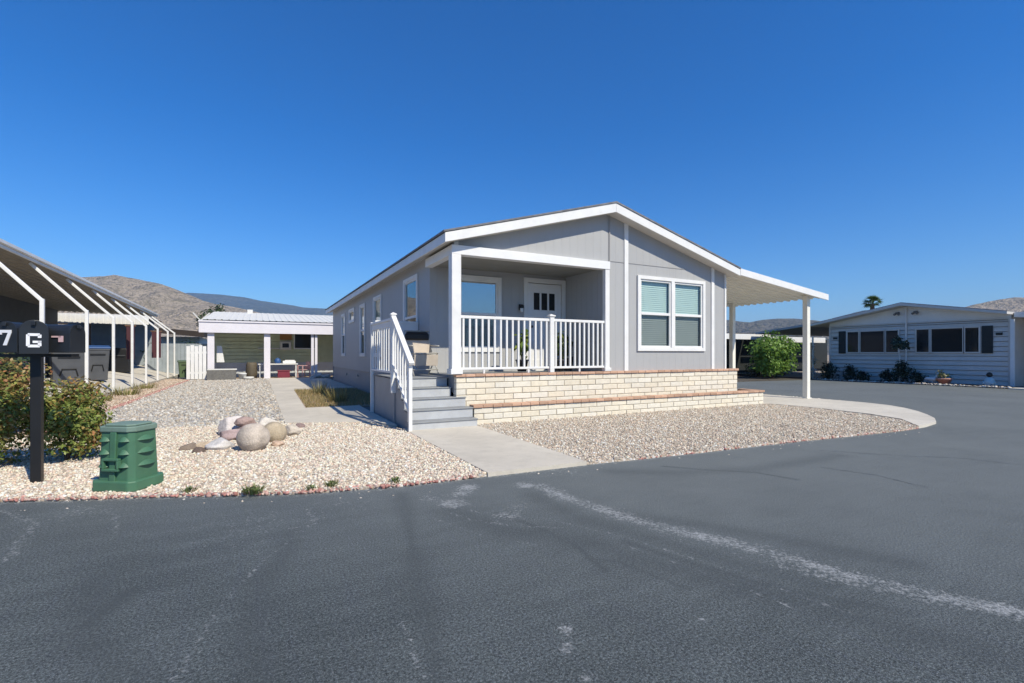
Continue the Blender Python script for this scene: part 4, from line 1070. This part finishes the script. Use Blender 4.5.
mb = MB(); fR.box(mb, -2.16, -1.62, .02, .30, 1.62, 2.02); fR.box(mb, -2.2, -1.58, .02, .06, 1.56, 2.08); mb.build('window_cooler', M['ribwhite'], rh, bevel=.01)
mb = MB(); fR.box(mb, -2.06, -1.72, .301, .31, 1.7, 1.94); mb.build('cooler_grille', M['black'], rh)
M['orange'] = paint('orange_cloth', (.42, .20, .07), .9, .15)
mb = MB(); fR.box(mb, -2.18, -1.55, .02, .05, 2.15, 2.72); mb.build('orange_blind', M['orange'], rh)
mb = MB(); fR.box(mb, -3.3, -2.2, .02, .22, 1.62, 1.68); mb.build('shelf', M['ribwhite'], rh)
mb = MB(); mb.add([(-5.4,27.0,3.95),(6,27.0,3.95),(6,30,3.4),(-5.4,30,3.4)], [(0,1,2,3)]); mb.build('roof', M['ribwhite'], rh)
mb = MB(); mb.box(-3.9,-3.6,26.2,26.4,3.8,4.12); mb.build('roof_vent', M['ribwhite'], rh)
# items below that awning
tb = thing('folding_table', (-2.2, 20.9, .03), 'long pale table under the rear awning', 'table')
mb = MB(); mb.box(-1.1, .85, -.35, .35, .72, .78); mb.build('tabletop', M['ribwhite'], tb, world=False, bevel=.008)
for sx in (-1.0, .75):
    for sy in (-.28, .28):
        mb = MB(); mb.box(sx-.03, sx+.03, sy-.03, sy+.03, 0, .72); mb.build('leg', M['ribwhite'], tb, world=False)
mb = MB(); mb.box(-2.1, -1.45, 20.75, 21.1, .811, .95); mb.box(-2.0, -1.5, 20.8, 21.0, .951, 1.0)
tag(mb.build('storage_tub', M['white'], bevel=.02), 'low white tub lying on the long pale table', 'tub')
mb = MB(); mb.lathe((-2.35, 20.85, .811), [(.12,0),(.16,.05),(.16,.2),(.1,.26),(.06,.3)], 12); tag(mb.build('blue_bag', M['binblue'], smooth=True), 'dark blue bag on the table left of the white tub', 'bag')
M['redbox'] = paint('dark_red_plastic', (.20, .03, .05), .5, .15); M['pinkplastic'] = paint('pink_plastic', (.58, .36, .34), .5, .1)
mb = MB(); mb.box(-2.35, -1.75, 20.7, 21.1, .03, .40); mb.box(-2.38, -1.72, 20.67, 21.13, .401, .45); tag(mb.build('storage_crate', M['redbox'], bevel=.015), 'dark red crate on the ground under the table', 'crate')
pc = thing('plastic_chair', (-1.05, 20.7, .03), 'faded pink plastic garden chair at the table end', 'chair', rz=R(-60))
mb = MB(); mb.box(-.24, .24, -.24, .22, .42, .45); mb.build('seat', M['pinkplastic'], pc, world=False, bevel=.01)
mb = MB(); mb.beam((0, .22, .45), (0, .32, .88), .44, .025, (0, 1, 0)); mb.build('backrest', M['pinkplastic'], pc, world=False, bevel=.01)
for sx in (-.22, .22):
    mb = MB(); mb.beam((sx, -.22, .66), (sx, .25, .66), .05, .03); mb.build('armrest', M['pinkplastic'], pc, world=False)
    for sy, top in ((-.22, .66), (.22, .42)):
        mb = MB(); mb.beam((sx, sy, 0), (sx, sy, top), .045, .045); mb.build('leg', M['pinkplastic'], pc, world=False)
M['barrel'] = paint('brown_barrel', (.11, .09, .06), .7, .2)
mb = MB(); mb.lathe((-3.6, 20.9, .03), [(.22,0),(.27,.2),(.28,.45),(.26,.7),(.22,.85),(.2,.85)], 16); tag(mb.build('barrel', M['barrel'], smooth=True), 'dark brown barrel left of the table under the rear awning', 'barrel')
bb = thing('stone_planter', (-4.9, 19.6, .03), 'grey rough box planter with a white top board beside the awning post', 'planter')
M['roughgrey'] = paint('rough_grey', (.17, .165, .155), .95, .3, 0, .6, 14)
mb = MB(); mb.box(-.62, .62, -.25, .25, 0, .50); mb.build('box', M['roughgrey'], bb, world=False, bevel=.02)
mb = MB(); mb.box(-.6, .66, -.27, .27, .502, .56); mb.build('top_board', M['ribwhite'], bb, world=False, bevel=.008)
mb = MB(); mb.lathe((-4.0, 19.7, .03), [(.14,0),(.19,.28),(.2,.28),(.2,.32),(.17,.32)], 16); tag(mb.build('bucket', M['white'], smooth=True), 'white bucket right of the grey box planter', 'bucket')
mb = MB(); mb.lathe((-3.72, 19.5, .03), [(.12,0),(.24,.06),(.25,.14),(.2,.15)], 14); tag(mb.build('basin', M['ribwhite'], smooth=True), 'shallow white basin on the ground beside the white bucket', 'basin')
gt = thing('white_gate', (-6.0, 20.1, 0), 'white boarded gate left of the rear awning', 'gate')
for i in range(5):
    mb = MB(); x = -6.42+i*.17; mb.box(x, x+.15, 20.05, 20.08, .08, 1.72+(.05 if i % 2 else 0)); mb.build('board', M['white'], gt)
mb = MB(); mb.box(-6.42, -5.58, 20.081, 20.12, .35, .45); mb.box(-6.42, -5.58, 20.081, 20.12, 1.35, 1.45); mb.build('rail', M['white'], gt)
sh = MB(); sh.add([(-5.2,20.9,.9),(-4.85,20.9,.9),(-4.98,20.9,1.75),(-5.2,20.9,1.75),(-5.2,20.95,.9),(-4.85,20.95,.9),(-4.98,20.95,1.75),(-5.2,20.95,1.75)], [(0,1,2,3),(7,6,5,4),(0,4,5,1),(1,5,6,2),(2,6,7,3),(3,7,4,0)])
tag(sh.build('hanging_sheet', M['white']), 'white sheet hung behind the left post of the rear awning', 'sheet')
for i, (x, y, r) in enumerate(((.1,19.3,.32),(.5,19.0,.25),(-.15,18.9,.18))):
    rock(x-.6, y, r*.5, r, r*.8, r*.6, (.55,.52,.46), ('largest pale rock in the shade by the rear corner of the home', 'pale rock nearest the home in the shaded rear corner', 'smallest pale rock in the shaded rear corner')[i], 80+i, rough=.18, group='pale rocks in the rear corner')
# slatted fence and home far left
M['darkroof'] = paint('dark_brown_roof', (.045, .033, .026), .9, .2)
fc = thing('board_fence', (-8, 27, 0), 'blue grey board fence beyond the far end of the awning', 'fence')
mb = MB(); x = -9.0
while x < -5.8: mb.box(x, x+.17, 26.2, 26.23, .1, 1.95); x += .18
mb.build('boards', M['fenceblue'], fc)
mb = MB(); mb.box(-9, -5.8, 26.24, 26.3, .5, .6); mb.box(-9, -5.8, 26.24, 26.3, 1.5, 1.6); mb.build('rail', M['fenceblue'], fc)
dh = thing('dark_roof_home', (-10, 34, 0), 'dark roofed home beyond the board fence', 'house')
mb = MB(); mb.box(-15, -7.2, 34.5, 42, 0, 2.6); mb.build('wall', M['palegrey'], dh)
mb = MB(); mb.add([(-16,33.3,3.4),(-6.8,33.3,2.55),(-6.8,42,2.75),(-16,42,3.6),(-16,33.3,3.7),(-6.8,33.3,2.95),(-6.8,42,3.15),(-16,42,3.9)], [(0,3,2,1),(4,5,6,7),(0,1,5,4),(1,2,6,5),(2,3,7,6),(3,0,4,7)]); mb.build('roof', M['darkroof'], dh)
GRN = [(.045,.085,.03),(.07,.12,.04),(.03,.055,.02),(.10,.15,.05)]
shrub(-8.1, 29.5, 0, [(0,0,1.0,1.2,1,1.0),(.8,0,1.4,.8,.8,.8),(-.9,0,1.3,.8,.8,.8)], 2600, .16, GRN, 'green bush behind the board fence', 91)
M['leaf2'] = M['leafdark']
def tree(x, y, h, crown, n, size, cols, label, seed, group='trees behind the rear home'):
    t = thing('tree', (x, y, 0), label, 'tree', group)
    V, F, c = leaf_mesh(crown, n, size, cols, seed, .4, .35); raw_obj('crown', V, F, M['leafdark'], t, col=c)
    mb = MB(); mb.tube([(0,0,0),(.05,0,h*.4),(0,.05,h*.8)], .16, 8, .06); mb.build('trunk', M['bark'], t, world=False); return t
tree(-6.5, 36, 4, [(0,0,4.3,.8,.8,.75),(.5,0,4.8,.45,.5,.5),(-.6,0,3.9,.55,.6,.6),(.2,0,3.4,.7,.6,.6)], 1700, .16, [(.03,.055,.02),(.05,.08,.03),(.07,.10,.04)], 'dark green tree rising left of the rear awning roof', 92)
an = thing('roof_antenna', (-6.6, 28, 3.2), 'slanting white roof frame left of the rear awning roof', 'antenna')
mb = MB(); mb.beam((-.35,0,.75),(.1,0,.2),.06,.06); mb.beam((-.05,0,.15),(.55,0,.75),.08,.08); mb.beam((0,0,-.4),(0,0,.2),.06,.06); mb.build('frame', M['ribwhite'], an, world=False)

# ------------------------------------------------------------------ right neighbour home
M['rwall'] = paint('pale_lap_siding', (.62, .585, .54), .6, .08, .05); M['rwall2'] = paint('pale_gable_panel', (.76, .73, .69), .6, .06); M['shutter'] = paint('dark_shutter', (.022, .026, .026), .6, .2)
M['rtrim'] = paint('pale_trim', (.62, .58, .53), .6, .08); M['tan'] = paint('tan_wall', (.74, .62, .44), .8, .12)
rn = thing('gabled_home', (28, 3, 0), 'pale lap sided home with dark shuttered windows across the side road', 'house')
fN = Face('x', 23.5)
mb = MB(); lap(mb, fN, -.5, 6.5, .05, 2.74, .2, .04)
mb.box(23.60, 40, -.5, 6.5, 0, 2.95); mb.build('wall', M['rwall'], rn)
mb = MB(); mb.add([(23.49,-.5,2.80),(23.49,6.5,2.80),(23.49,6.5,2.93),(23.49,3.05,3.55),(23.49,-.5,2.93)], [(0,1,2,3,4)]); mb.build('gable_panel', M['rwall2'], rn)
mb = MB(); mb.box(23.44, 23.49, -.5, 6.5, 2.74, 2.80); mb.box(23.44, 23.5, -.5, -.42, .0, 2.74); mb.box(23.44, 23.5, 6.42, 6.5, .0, 2.74); mb.build('trim', M['rtrim'], rn)
mb = MB(); zr = lambda y: 3.68-abs(y-3.05)*.185
mb.extr_x([(-.55, zr(-.55)), (3.05, zr(3.05)), (7.3, zr(7.3)), (7.3, zr(7.3)-.10), (3.05, zr(3.05)-.12), (-.55, zr(-.55)-.10)], 22.9, 40.3); mb.build('roof', M['rtrim'], rn)
mb = MB(); mb.extr_x([(-.55, zr(-.55)+.03), (3.05, zr(3.05)+.03), (7.3, zr(7.3)+.03), (7.3, zr(7.3)+.002), (3.05, zr(3.05)+.002), (-.55, zr(-.55)+.002)], 22.95, 40.4); mb.build('shingles', M['shingle'], rn)
mb = MB(); mb.extr_x([(7.31, 2.84), (10.4, 2.50), (10.4, 2.62), (7.31, 2.96)], 22.9, 34); mb.build('side_awning', M['fenceblue'], rn)
mb = MB(); mb.extr_x([(-.57, 2.80), (-5.5, 2.60), (-5.5, 2.80), (-.57, 3.0)], 23.5, 36); mb.build('side_awning', M['white'], rn)
mb = MB(); mb.box(24.6, 38, -5.2, -5.1, 0, 2.55); mb.box(31, 31.1, -5.05, -.55, 0, 2.55); mb.build('side_wall', M['tan'], rn)
mb = MB(); mb.box(23.55, 23.67, -5.3, -5.18, 0, 2.62); mb.build('awning_post', M['white'], rn)
mb = MB(); mb.box(23.36, 23.46, -.62, -.505, 0, 2.72); mb.build('corner_post', M['white'], rn)
for (grp) in ((5.02, 3.93), (2.12, .98)):
    pass
def rwin(a, b_, label=None):
    mb = MB(); fN.frame(mb, a-.05, b_+.05, 1.36, 2.50, .06, .035, .075); w = mb.build('window', M['rtrim'], rn)
    mb = MB(); fN.box(mb, a, b_, .036, .05, 1.40, 2.45); mb.build('pane', M['dglass'], w)
for a, b_ in ((5.08, 5.60), (3.95, 5.0), (3.37, 3.88), (2.18, 2.66), (1.0, 2.1), (.47, .93)): rwin(a, b_)
for a, b_ in ((5.70, 6.02), (.04, .38)):
    mb = MB(); fN.box(mb, a, b_, .035, .07, 1.36, 2.50)
    for k in range(14): fN.box(mb, a+.04, b_-.04, .07, .08, 1.42+k*.075, 1.46+k*.075)
    mb.build('shutter', M['shutter'], rn)
for yy in (3.4, 2.68):
    mb = MB()
    for q in (-.07, .07): mb.tube([(23.42, yy+q, 3.22), (23.34, yy+q*1.3, 3.18)], .04, 10, .055)
    mb.box(23.42, 23.47, yy-.08, yy+.08, 3.2, 3.3); mb.build('flood_lamp', M['shingle'], rn)
mb = MB(); mb.tube([(23.42, 3.05, .1), (23.42, 3.05, 3.5)], .035, 8); mb.build('conduit', M['rwall2'], rn)
for yy in (-.15, 6.2):
    mb = MB(); mb.box(23.44, 23.47, yy-.1, yy+.1, 2.10, 2.20); mb.build('number_plaque', M['shutter'], rn)

# garden in front of it
DKG = [(.02,.035,.02),(.03,.05,.025),(.015,.025,.015)]
for i, (y, h, r, n, lb) in enumerate(((6.2,.9,.45,700,'dark shrub at the left corner of the pale lap sided home'), (5.15,.75,.38,600,'dark shrub under the left shuttered window'), (4.6,.45,.3,350,'low dark plant between the left window shrubs'),
        (3.55,.55,.35,450,'low dark shrub left of the standard tree'), (2.95,1.0,.42,800,'tallest dark shrub at the foot of the standard tree'), (2.35,.5,.3,350,'low dark shrub right of the standard tree'))):
    shrub(22.9, y, .03, [(0,0,h*.45,r,r,h*.45),(.05,.08,h*.75,r*.6,r*.6,h*.3)], n, .11, DKG, lb, 100+i, group='shrubs along the pale lap sided home', mat='leafdark', stems=3)
t = thing('standard_tree', (22.85, 3.05, .03), 'thin stemmed little tree with a tufted head against the lap siding', 'tree')
V, F, c = leaf_mesh([(0,0,1.75,.36,.36,.22),(0,.1,1.95,.2,.2,.2),(0,-.2,1.65,.2,.2,.15)], 420, .14, [(.04,.07,.05),(.06,.10,.07),(.03,.05,.04)], 120, .5); raw_obj('crown', V, F, M['leafdark'], t, col=c)
mb = MB(); mb.tube([(0,0,0),(.02,0,.9),(0,.03,1.7)], .03, 8, .018); mb.build('trunk', M['rtrim'], t, world=False)
def bird(y, label):
    t = thing('garden_goose', (22.75, y, .03), label, 'ornament')
    mb = MB(); mb.tube([(0,.30,.2),(0,.2,.22),(0,.0,.20),(0,-.12,.22)], .05, 10, .13); mb.tube([(0,-.1,.26),(0,-.16,.42),(0,-.2,.52)], .06, 8, .035); mb.tube([(0,-.19,.54),(0,-.24,.54)], .05, 8, .04)
    mb.tube([(.04,.02,0),(.04,.02,.14)], .02, 6); mb.tube([(-.04,.02,0),(-.04,.02,.14)], .02, 6)
    mb.build('body', M['white'], t, world=False, smooth=True)
    mb = MB(); mb.tube([(0,-.28,.54),(0,-.36,.52)], .02, 6, .006); mb.build('beak', M['orange'], t, world=False)
bird(1.75, 'white goose ornament beside the flower pot at the lap sided home')
fp = thing('flower_pot', (22.7, 1.35, .03), 'pinkish pot of pale flowers right of the white goose ornament', 'flower pot')
mb = MB(); mb.lathe((0,0,0), [(.16,0),(.26,.22),(.28,.22),(.28,.27),(.24,.27)], 16); M['pinkpot'] = paint('pink_clay', (.62,.34,.26), .8, .1); mb.build('pot', M['pinkpot'], fp, world=False, smooth=True)
V, F, c = leaf_mesh([(0,0,.36,.26,.26,.14),(0,.15,.48,.14,.14,.16)], 200, .10, [(.10,.16,.05),(.16,.22,.07),(.5,.40,.30)], 130, .5); raw_obj('flowers', V, F, M['leaf'], fp, col=c)
gn = thing('garden_figure', (22.85, -.05, .03), 'small pale blue seated figure ornament near the right corner of the lap sided home', 'ornament')
M['paleblue'] = paint('pale_blue_glaze', (.45,.60,.62), .4, .1)
mb = MB(); mb.lathe((0,0,0), [(.16,0),(.2,.08),(.17,.22),(.1,.34),(.06,.37)], 14); mb.tube([(-.05,-.14,.2),(-.18,-.12,.08)], .045, 8); mb.tube([(-.05,.14,.2),(-.18,.12,.08)], .045, 8); mb.build('body', M['paleblue'], gn, world=False, smooth=True)
mb = MB(); mb.lathe((0,0,.36), [(.03,0),(.09,.05),(.1,.11),(.07,.18),(.02,.21)], 12); mb.build('head', M['shutter'], gn, world=False, smooth=True)
wp = thing('white_trellis_plant', (22.6, 6.85, .03), 'white flowering climber on a pale stake beside the carport', 'plant')
V, F, c = leaf_mesh([(0,0,.35,.2,.3,.3),(0,-.05,1.0,.1,.14,.4),(0,0,1.7,.1,.12,.4),(0,.35,.5,.1,.2,.2)], 330, .10, [(.6,.6,.6),(.5,.52,.5),(.1,.14,.07)], 140, .5); raw_obj('flowers', V, F, M['leaf'], wp, col=c)
mb = MB(); mb.beam((0,0,0),(0,0,2.2),.06,.06); mb.build('stake', M['rtrim'], wp, world=False)

# carport behind: white fascia, posts, dark inside
rc = thing('white_fascia_carport', (24, 9, 0), 'white fasciaed carport behind the bright green bush', 'carport')
mb = MB(); mb.box(16.0, 24.6, 10.62, 10.68, 2.20, 2.52); mb.box(24.9, 31.5, 11.3, 11.36, 2.10, 2.45); mb.build('fascia', M['white'], rc)
mb = MB(); mb.add([(16,10.6,2.56),(24.8,10.6,2.56),(24.8,20,3.0),(16,20,3.0)], [(0,1,2,3)]); mb.add([(24.85,11.4,2.5),(31.5,11.4,2.5),(31.5,20,2.5),(24.85,20,2.5)], [(0,1,2,3)]); mb.build('roof', M['ribwhite'], rc)
for xx in (18.75, 19.1, 24.65, 28.0):
    mb = MB(); mb.box(xx-.07, xx+.07, 10.75 if xx < 24.7 else 11.45, 10.87 if xx < 24.7 else 11.57, 0, 2.3); mb.build('post', M['rtrim'], rc)
mb = MB(); mb.box(15.8, 34, 14.5, 14.6, 0, 2.48); mb.build('back_wall', M['darkroof'], rc)
sd = thing('painted_shade', (23, 11.4, 0), 'added dark panels painting the deep shade inside the white fasciaed carport', 'screen')  # added dark panels, the carport's inner shade put into their colour
mb = MB(); mb.box(20.6, 34, 12.6, 12.63, .1, 2.4); mb.build('cloth', M['shutter'], sd)  # near-black panel standing in for shade, no actual cloth
mb = MB(); mb.box(16, 18.5, 12.6, 12.63, .1, 2.4); mb.build('cloth', M['darkroof'], sd)  # second added shade panel, in dark brown
BRT = [(.15,.27,.04),(.21,.34,.06),(.10,.19,.03),(.26,.40,.09)]
shrub(20.95, 8.0, .02, [(0,0,1.35,1.25,1.05,1.08),(.5,-.2,1.6,.7,.7,.65),(-.55,-.1,1.5,.65,.65,.6),(.7,.1,.8,.6,.6,.6),(-.5,-.2,.7,.6,.6,.55)], 8000, .15, BRT, 'big bright green bush in front of the white fasciaed carport', 150, 'bush', cat='bush', stems=7)
for i, (x, y, h, lb) in enumerate(((22.0, 9.6, .9, 'dark low shrub right of the bright green bush'), (23.6, 9.7, 1.6, 'tall dark shrub in the shade between bush and lap sided home'))):
    shrub(x, y, .0, [(0,0,h*.5,.7,.6,h*.5),(.3,0,h*.7,.5,.5,h*.3)], 1300, .13, DKG, lb, 160+i, mat='leafdark', stems=3)
# fan palm far behind
pm = thing('fan_palm', (50, 17.4, 0), 'fan palm rising behind the gabled home', 'palm')
mb = MB(); mb.tube([(0,0,0),(.05,0,3),(0,.05,6.2)], .26, 10, .18); mb.build('trunk', M['bark'], pm, world=False)
g = np.random.default_rng(8); vs, fs, cs = [], [], []
for i in range(46):
    az = g.random()*6.283; el = g.uniform(-.55, 1.35); L = g.uniform(.7, 1.0)
    d = np.array([math.cos(az)*math.cos(el), math.sin(az)*math.cos(el), math.sin(el)]); s = np.cross(d, [0,0,1.]); s /= np.linalg.norm(s)+1e-6; u = np.cross(s, d)
    base = np.array([0, 0, 6.35])+d*L*.45; k = len(vs)
    c = np.array([(.04,.085,.02),(.06,.12,.03),(.09,.15,.04)][g.integers(0, 3)])
    for j in range(13):
        a = -1.25+2.5*j/12; dd = d*math.cos(a)+s*math.sin(a); ww = (s*math.cos(a)-d*math.sin(a))*.028
        n0 = len(vs); tip = base+dd*L*.62+u*(-.12*abs(a))-np.array([0, 0, .08])
        vs += [base-ww*.3, base+dd*L*.3-ww, tip, base+dd*L*.3+ww]; fs.append((n0, n0+1, n0+2, n0+3)); cs += [c]*4
    n0 = len(vs); vs += [np.array([0,0,6.25])-s*.015, np.array([0,0,6.25])+s*.015, base+s*.015, base-s*.015]; fs.append((n0, n0+1, n0+2, n0+3)); cs += [c]*4
raw_obj('fronds', np.array(vs), fs, M['leafdark'], pm, col=np.array(cs))

# ------------------------------------------------------------------ hills
CAM = np.array([-3.25, -8.59, 1.33]); YAW = R(27.45)
def hillmat(name, c1, c2, c3, sc):
    m, nt, b, out = new_mat(name); co = coords(nt)
    n1 = noise(nt, co, sc, 8, .68); n2 = noise(nt, co, sc*9, 5, .7)
    col = mixc(nt, ramp(nt, n1, [(.35, 0.0), (.65, 1.0)]), c1, c2)
    col = mixc(nt, ramp(nt, n2, [(.50, 0.0), (.62, .85)]), col, c3)
    nt.links.new(col, b.inputs['Base Color']); b.inputs['Roughness'].default_value = 1
    b.inputs['Specular IOR Level'].default_value = .05
    n3 = noise(nt, co, sc*40, 3, .7)
    col = mixc(nt, ramp(nt, n3, [(.52, 0.0), (.60, .8)]), col, tuple(x*.75 for x in c3)); nt.links.new(col, b.inputs['Base Color'])
    bump(nt, b, n2, 1.0, 4/sc*.05)
    return m
def fbm(x, y, seed, octs=6, f0=1.0):
    g = np.random.default_rng(seed); out = np.zeros_like(x); a = 1.0; f = f0
    for o in range(octs):
        for k in range(3):
            th = g.random()*6.283; out += a/3*np.sin(f*(x*math.cos(th)+y*math.sin(th))+g.random()*6.283+1.3*np.sin(f*.6*(x*math.sin(th)-y*math.cos(th))+g.random()*6))
        a *= .52; f *= 1.97
    return out
def hill(name, dist, prof, depth, mat, seed, rough=.10, nu=420, nd=110):
    """ridge at a distance; prof: (tan of bearing from the view axis, tan of height)"""
    fw = np.array([math.sin(YAW), math.cos(YAW)]); rt = np.array([math.cos(YAW), -math.sin(YAW)])
    tx = np.array([p[0] for p in prof]); th = np.array([p[1] for p in prof])
    u = np.linspace(tx[0], tx[-1], nu); h = np.interp(u, tx, th)*dist
    v = np.linspace(-1, 1, nd)
    U, Vv = np.meshgrid(u, v); Hh = np.broadcast_to(h, U.shape)
    X = U*dist; D = dist+Vv*depth
    fall = np.clip(1-np.abs(Vv)**1.25, 0, 1)
    nz = fbm(X/dist*20, D/dist*20, seed, 7)
    spur = np.abs(fbm(X/dist*22+Vv*1.5, D/dist*9, seed+5, 4))
    Z = Hh*(fall*(1-.62*(1-fall)*spur*1.6))+nz*Hh*rough*(.15+1.2*(1-fall))*fall
    ramp_edge = np.clip(np.minimum(np.arange(nu), np.arange(nu)[::-1])/8, 0, 1)[None]
    Z = Z*ramp_edge-2
    P = CAM[:2]+D[..., None]*fw+X[..., None]*rt
    V = np.concatenate([P, Z[..., None]], -1).reshape(-1, 3)
    ii = (np.arange(nd-1)[:, None]*nu+np.arange(nu-1)[None]).ravel()
    F = np.stack([ii, ii+1, ii+nu+1, ii+nu], 1)
    return tag(raw_obj(name, V, F, mat, smooth=True), kind='structure')
def px(lst): return [((a-512)/487, (354-b_)/487) for a, b_ in lst]
HT = hillmat('dry_hillside', (.50,.41,.31), (.60,.50,.39), (.31,.265,.19), .006)
HB = hillmat('brush_mountain', (.085,.095,.075), (.125,.125,.095), (.05,.06,.045), .0012)
HG = hillmat('brush_hillside', (.20,.18,.14), (.28,.24,.19), (.10,.105,.07), .004)
hill('hill', 750, px([(-160,330),(-60,296),(20,280),(80,275),(115,272.5),(135,275.5),(160,282),(180,290),(200,298),(225,303),(250,309),(290,318),(340,330),(420,352)]), 330, HT, 3, .16)
hill('mountain', 3600, px([(60,330),(120,312),(170,296),(190,292.5),(222,293.5),(245,296),(262,300),(285,303.5),(305,307),(335,309),(380,312),(460,330),(520,350)]), 1500, HB, 4, .06)
hill('hill', 1500, px([(600,350),(660,332),(700,321),(728,319),(740,320.5),(750,321),(763,318.2),(777,316.8),(793,316.8),(810,318.5),(830,322),(860,330),(900,345)]), 600, HG, 6)
hill('mountain', 2600, px([(740,345),(790,328),(815,322),(842,315),(864,309.5),(885,309),(905,312),(940,318),(980,330),(1020,350)]), 900, HB, 7, .07)
hill('hill', 900, px([(880,340),(920,319),(953,308.5),(970,304),(985,300),(1000,296.5),(1014,295),(1030,297),(1080,296),(1140,305),(1250,335)]), 380, HT, 9, .16)

# ------------------------------------------------------------------ air
mb = MB(); mb.box(-6500, 6500, -6500, 6500, -3.2, 480)
hm = bpy.data.materials.new('haze_air'); hm.use_nodes = True; hn = hm.node_tree; hn.nodes.clear()
ho = hn.nodes.new('ShaderNodeOutputMaterial'); hv = hn.nodes.new('ShaderNodeVolumePrincipled')
hv.inputs['Color'].default_value = (.48, .70, 1.0, 1); hv.inputs['Density'].default_value = 1.7e-4; hv.inputs['Anisotropy'].default_value = 0.0
hn.links.new(hv.outputs[0], ho.inputs['Volume'])
tag(mb.build('haze', hm), kind='stuff')

# ------------------------------------------------------------------ camera, light, sky
cam = bpy.data.cameras.new('camera'); co_ = bpy.data.objects.new('camera', cam); COL.objects.link(co_)
cam.lens = 36*487/1024; cam.sensor_width = 36; cam.clip_start = .05; cam.clip_end = 30000
cam.shift_y = 12.5/1024
co_.location = CAM; co_.rotation_euler = (R(90), 0, -YAW)
scene.camera = co_
sx, sy, sz = .34, -.94, 1.0                      # towards the sun
el = math.atan2(sz, math.hypot(sx, sy)); az = math.atan2(sx, sy)
sun = bpy.data.lights.new('sun', 'SUN'); sun.energy = 4.7; sun.angle = R(.55); sun.color = (1, .925, .765)
so = bpy.data.objects.new('sun', sun); COL.objects.link(so)
so.rotation_euler = Vector((-sx, -sy, -sz)).to_track_quat('-Z', 'Y').to_euler(); so.location = (8, -20, 25)
w = bpy.data.worlds.new('World'); scene.world = w; w.use_nodes = True
nt = w.node_tree; nt.nodes.clear()
sk = nt.nodes.new('ShaderNodeTexSky'); sk.sky_type = 'NISHITA'; sk.sun_disc = False
sk.sun_elevation = el; sk.sun_rotation = az; sk.altitude = 500; sk.air_density = 1.0; sk.dust_density = .35; sk.ozone_density = 2.2
bg = nt.nodes.new('ShaderNodeBackground'); bg.inputs[1].default_value = .107
hs = nt.nodes.new('ShaderNodeHueSaturation'); hs.inputs['Saturation'].default_value = 1.5
wo = nt.nodes.new('ShaderNodeOutputWorld')
nt.links.new(sk.outputs[0], hs.inputs['Color'])
tint = mixc(nt, 1.0, hs.outputs[0], (.68, .98, 1.25), 'MULTIPLY'); nt.links.new(tint, bg.inputs[0]); nt.links.new(bg.outputs[0], wo.inputs[0])
scene.view_settings.view_transform = 'Standard'; scene.view_settings.look = 'None'
scene.view_settings.exposure = 0.25; scene.view_settings.gamma = 1.0; scene.view_settings.use_curve_mapping = False
scene.cycles.max_bounces = 8; scene.cycles.transparent_max_bounces = 12
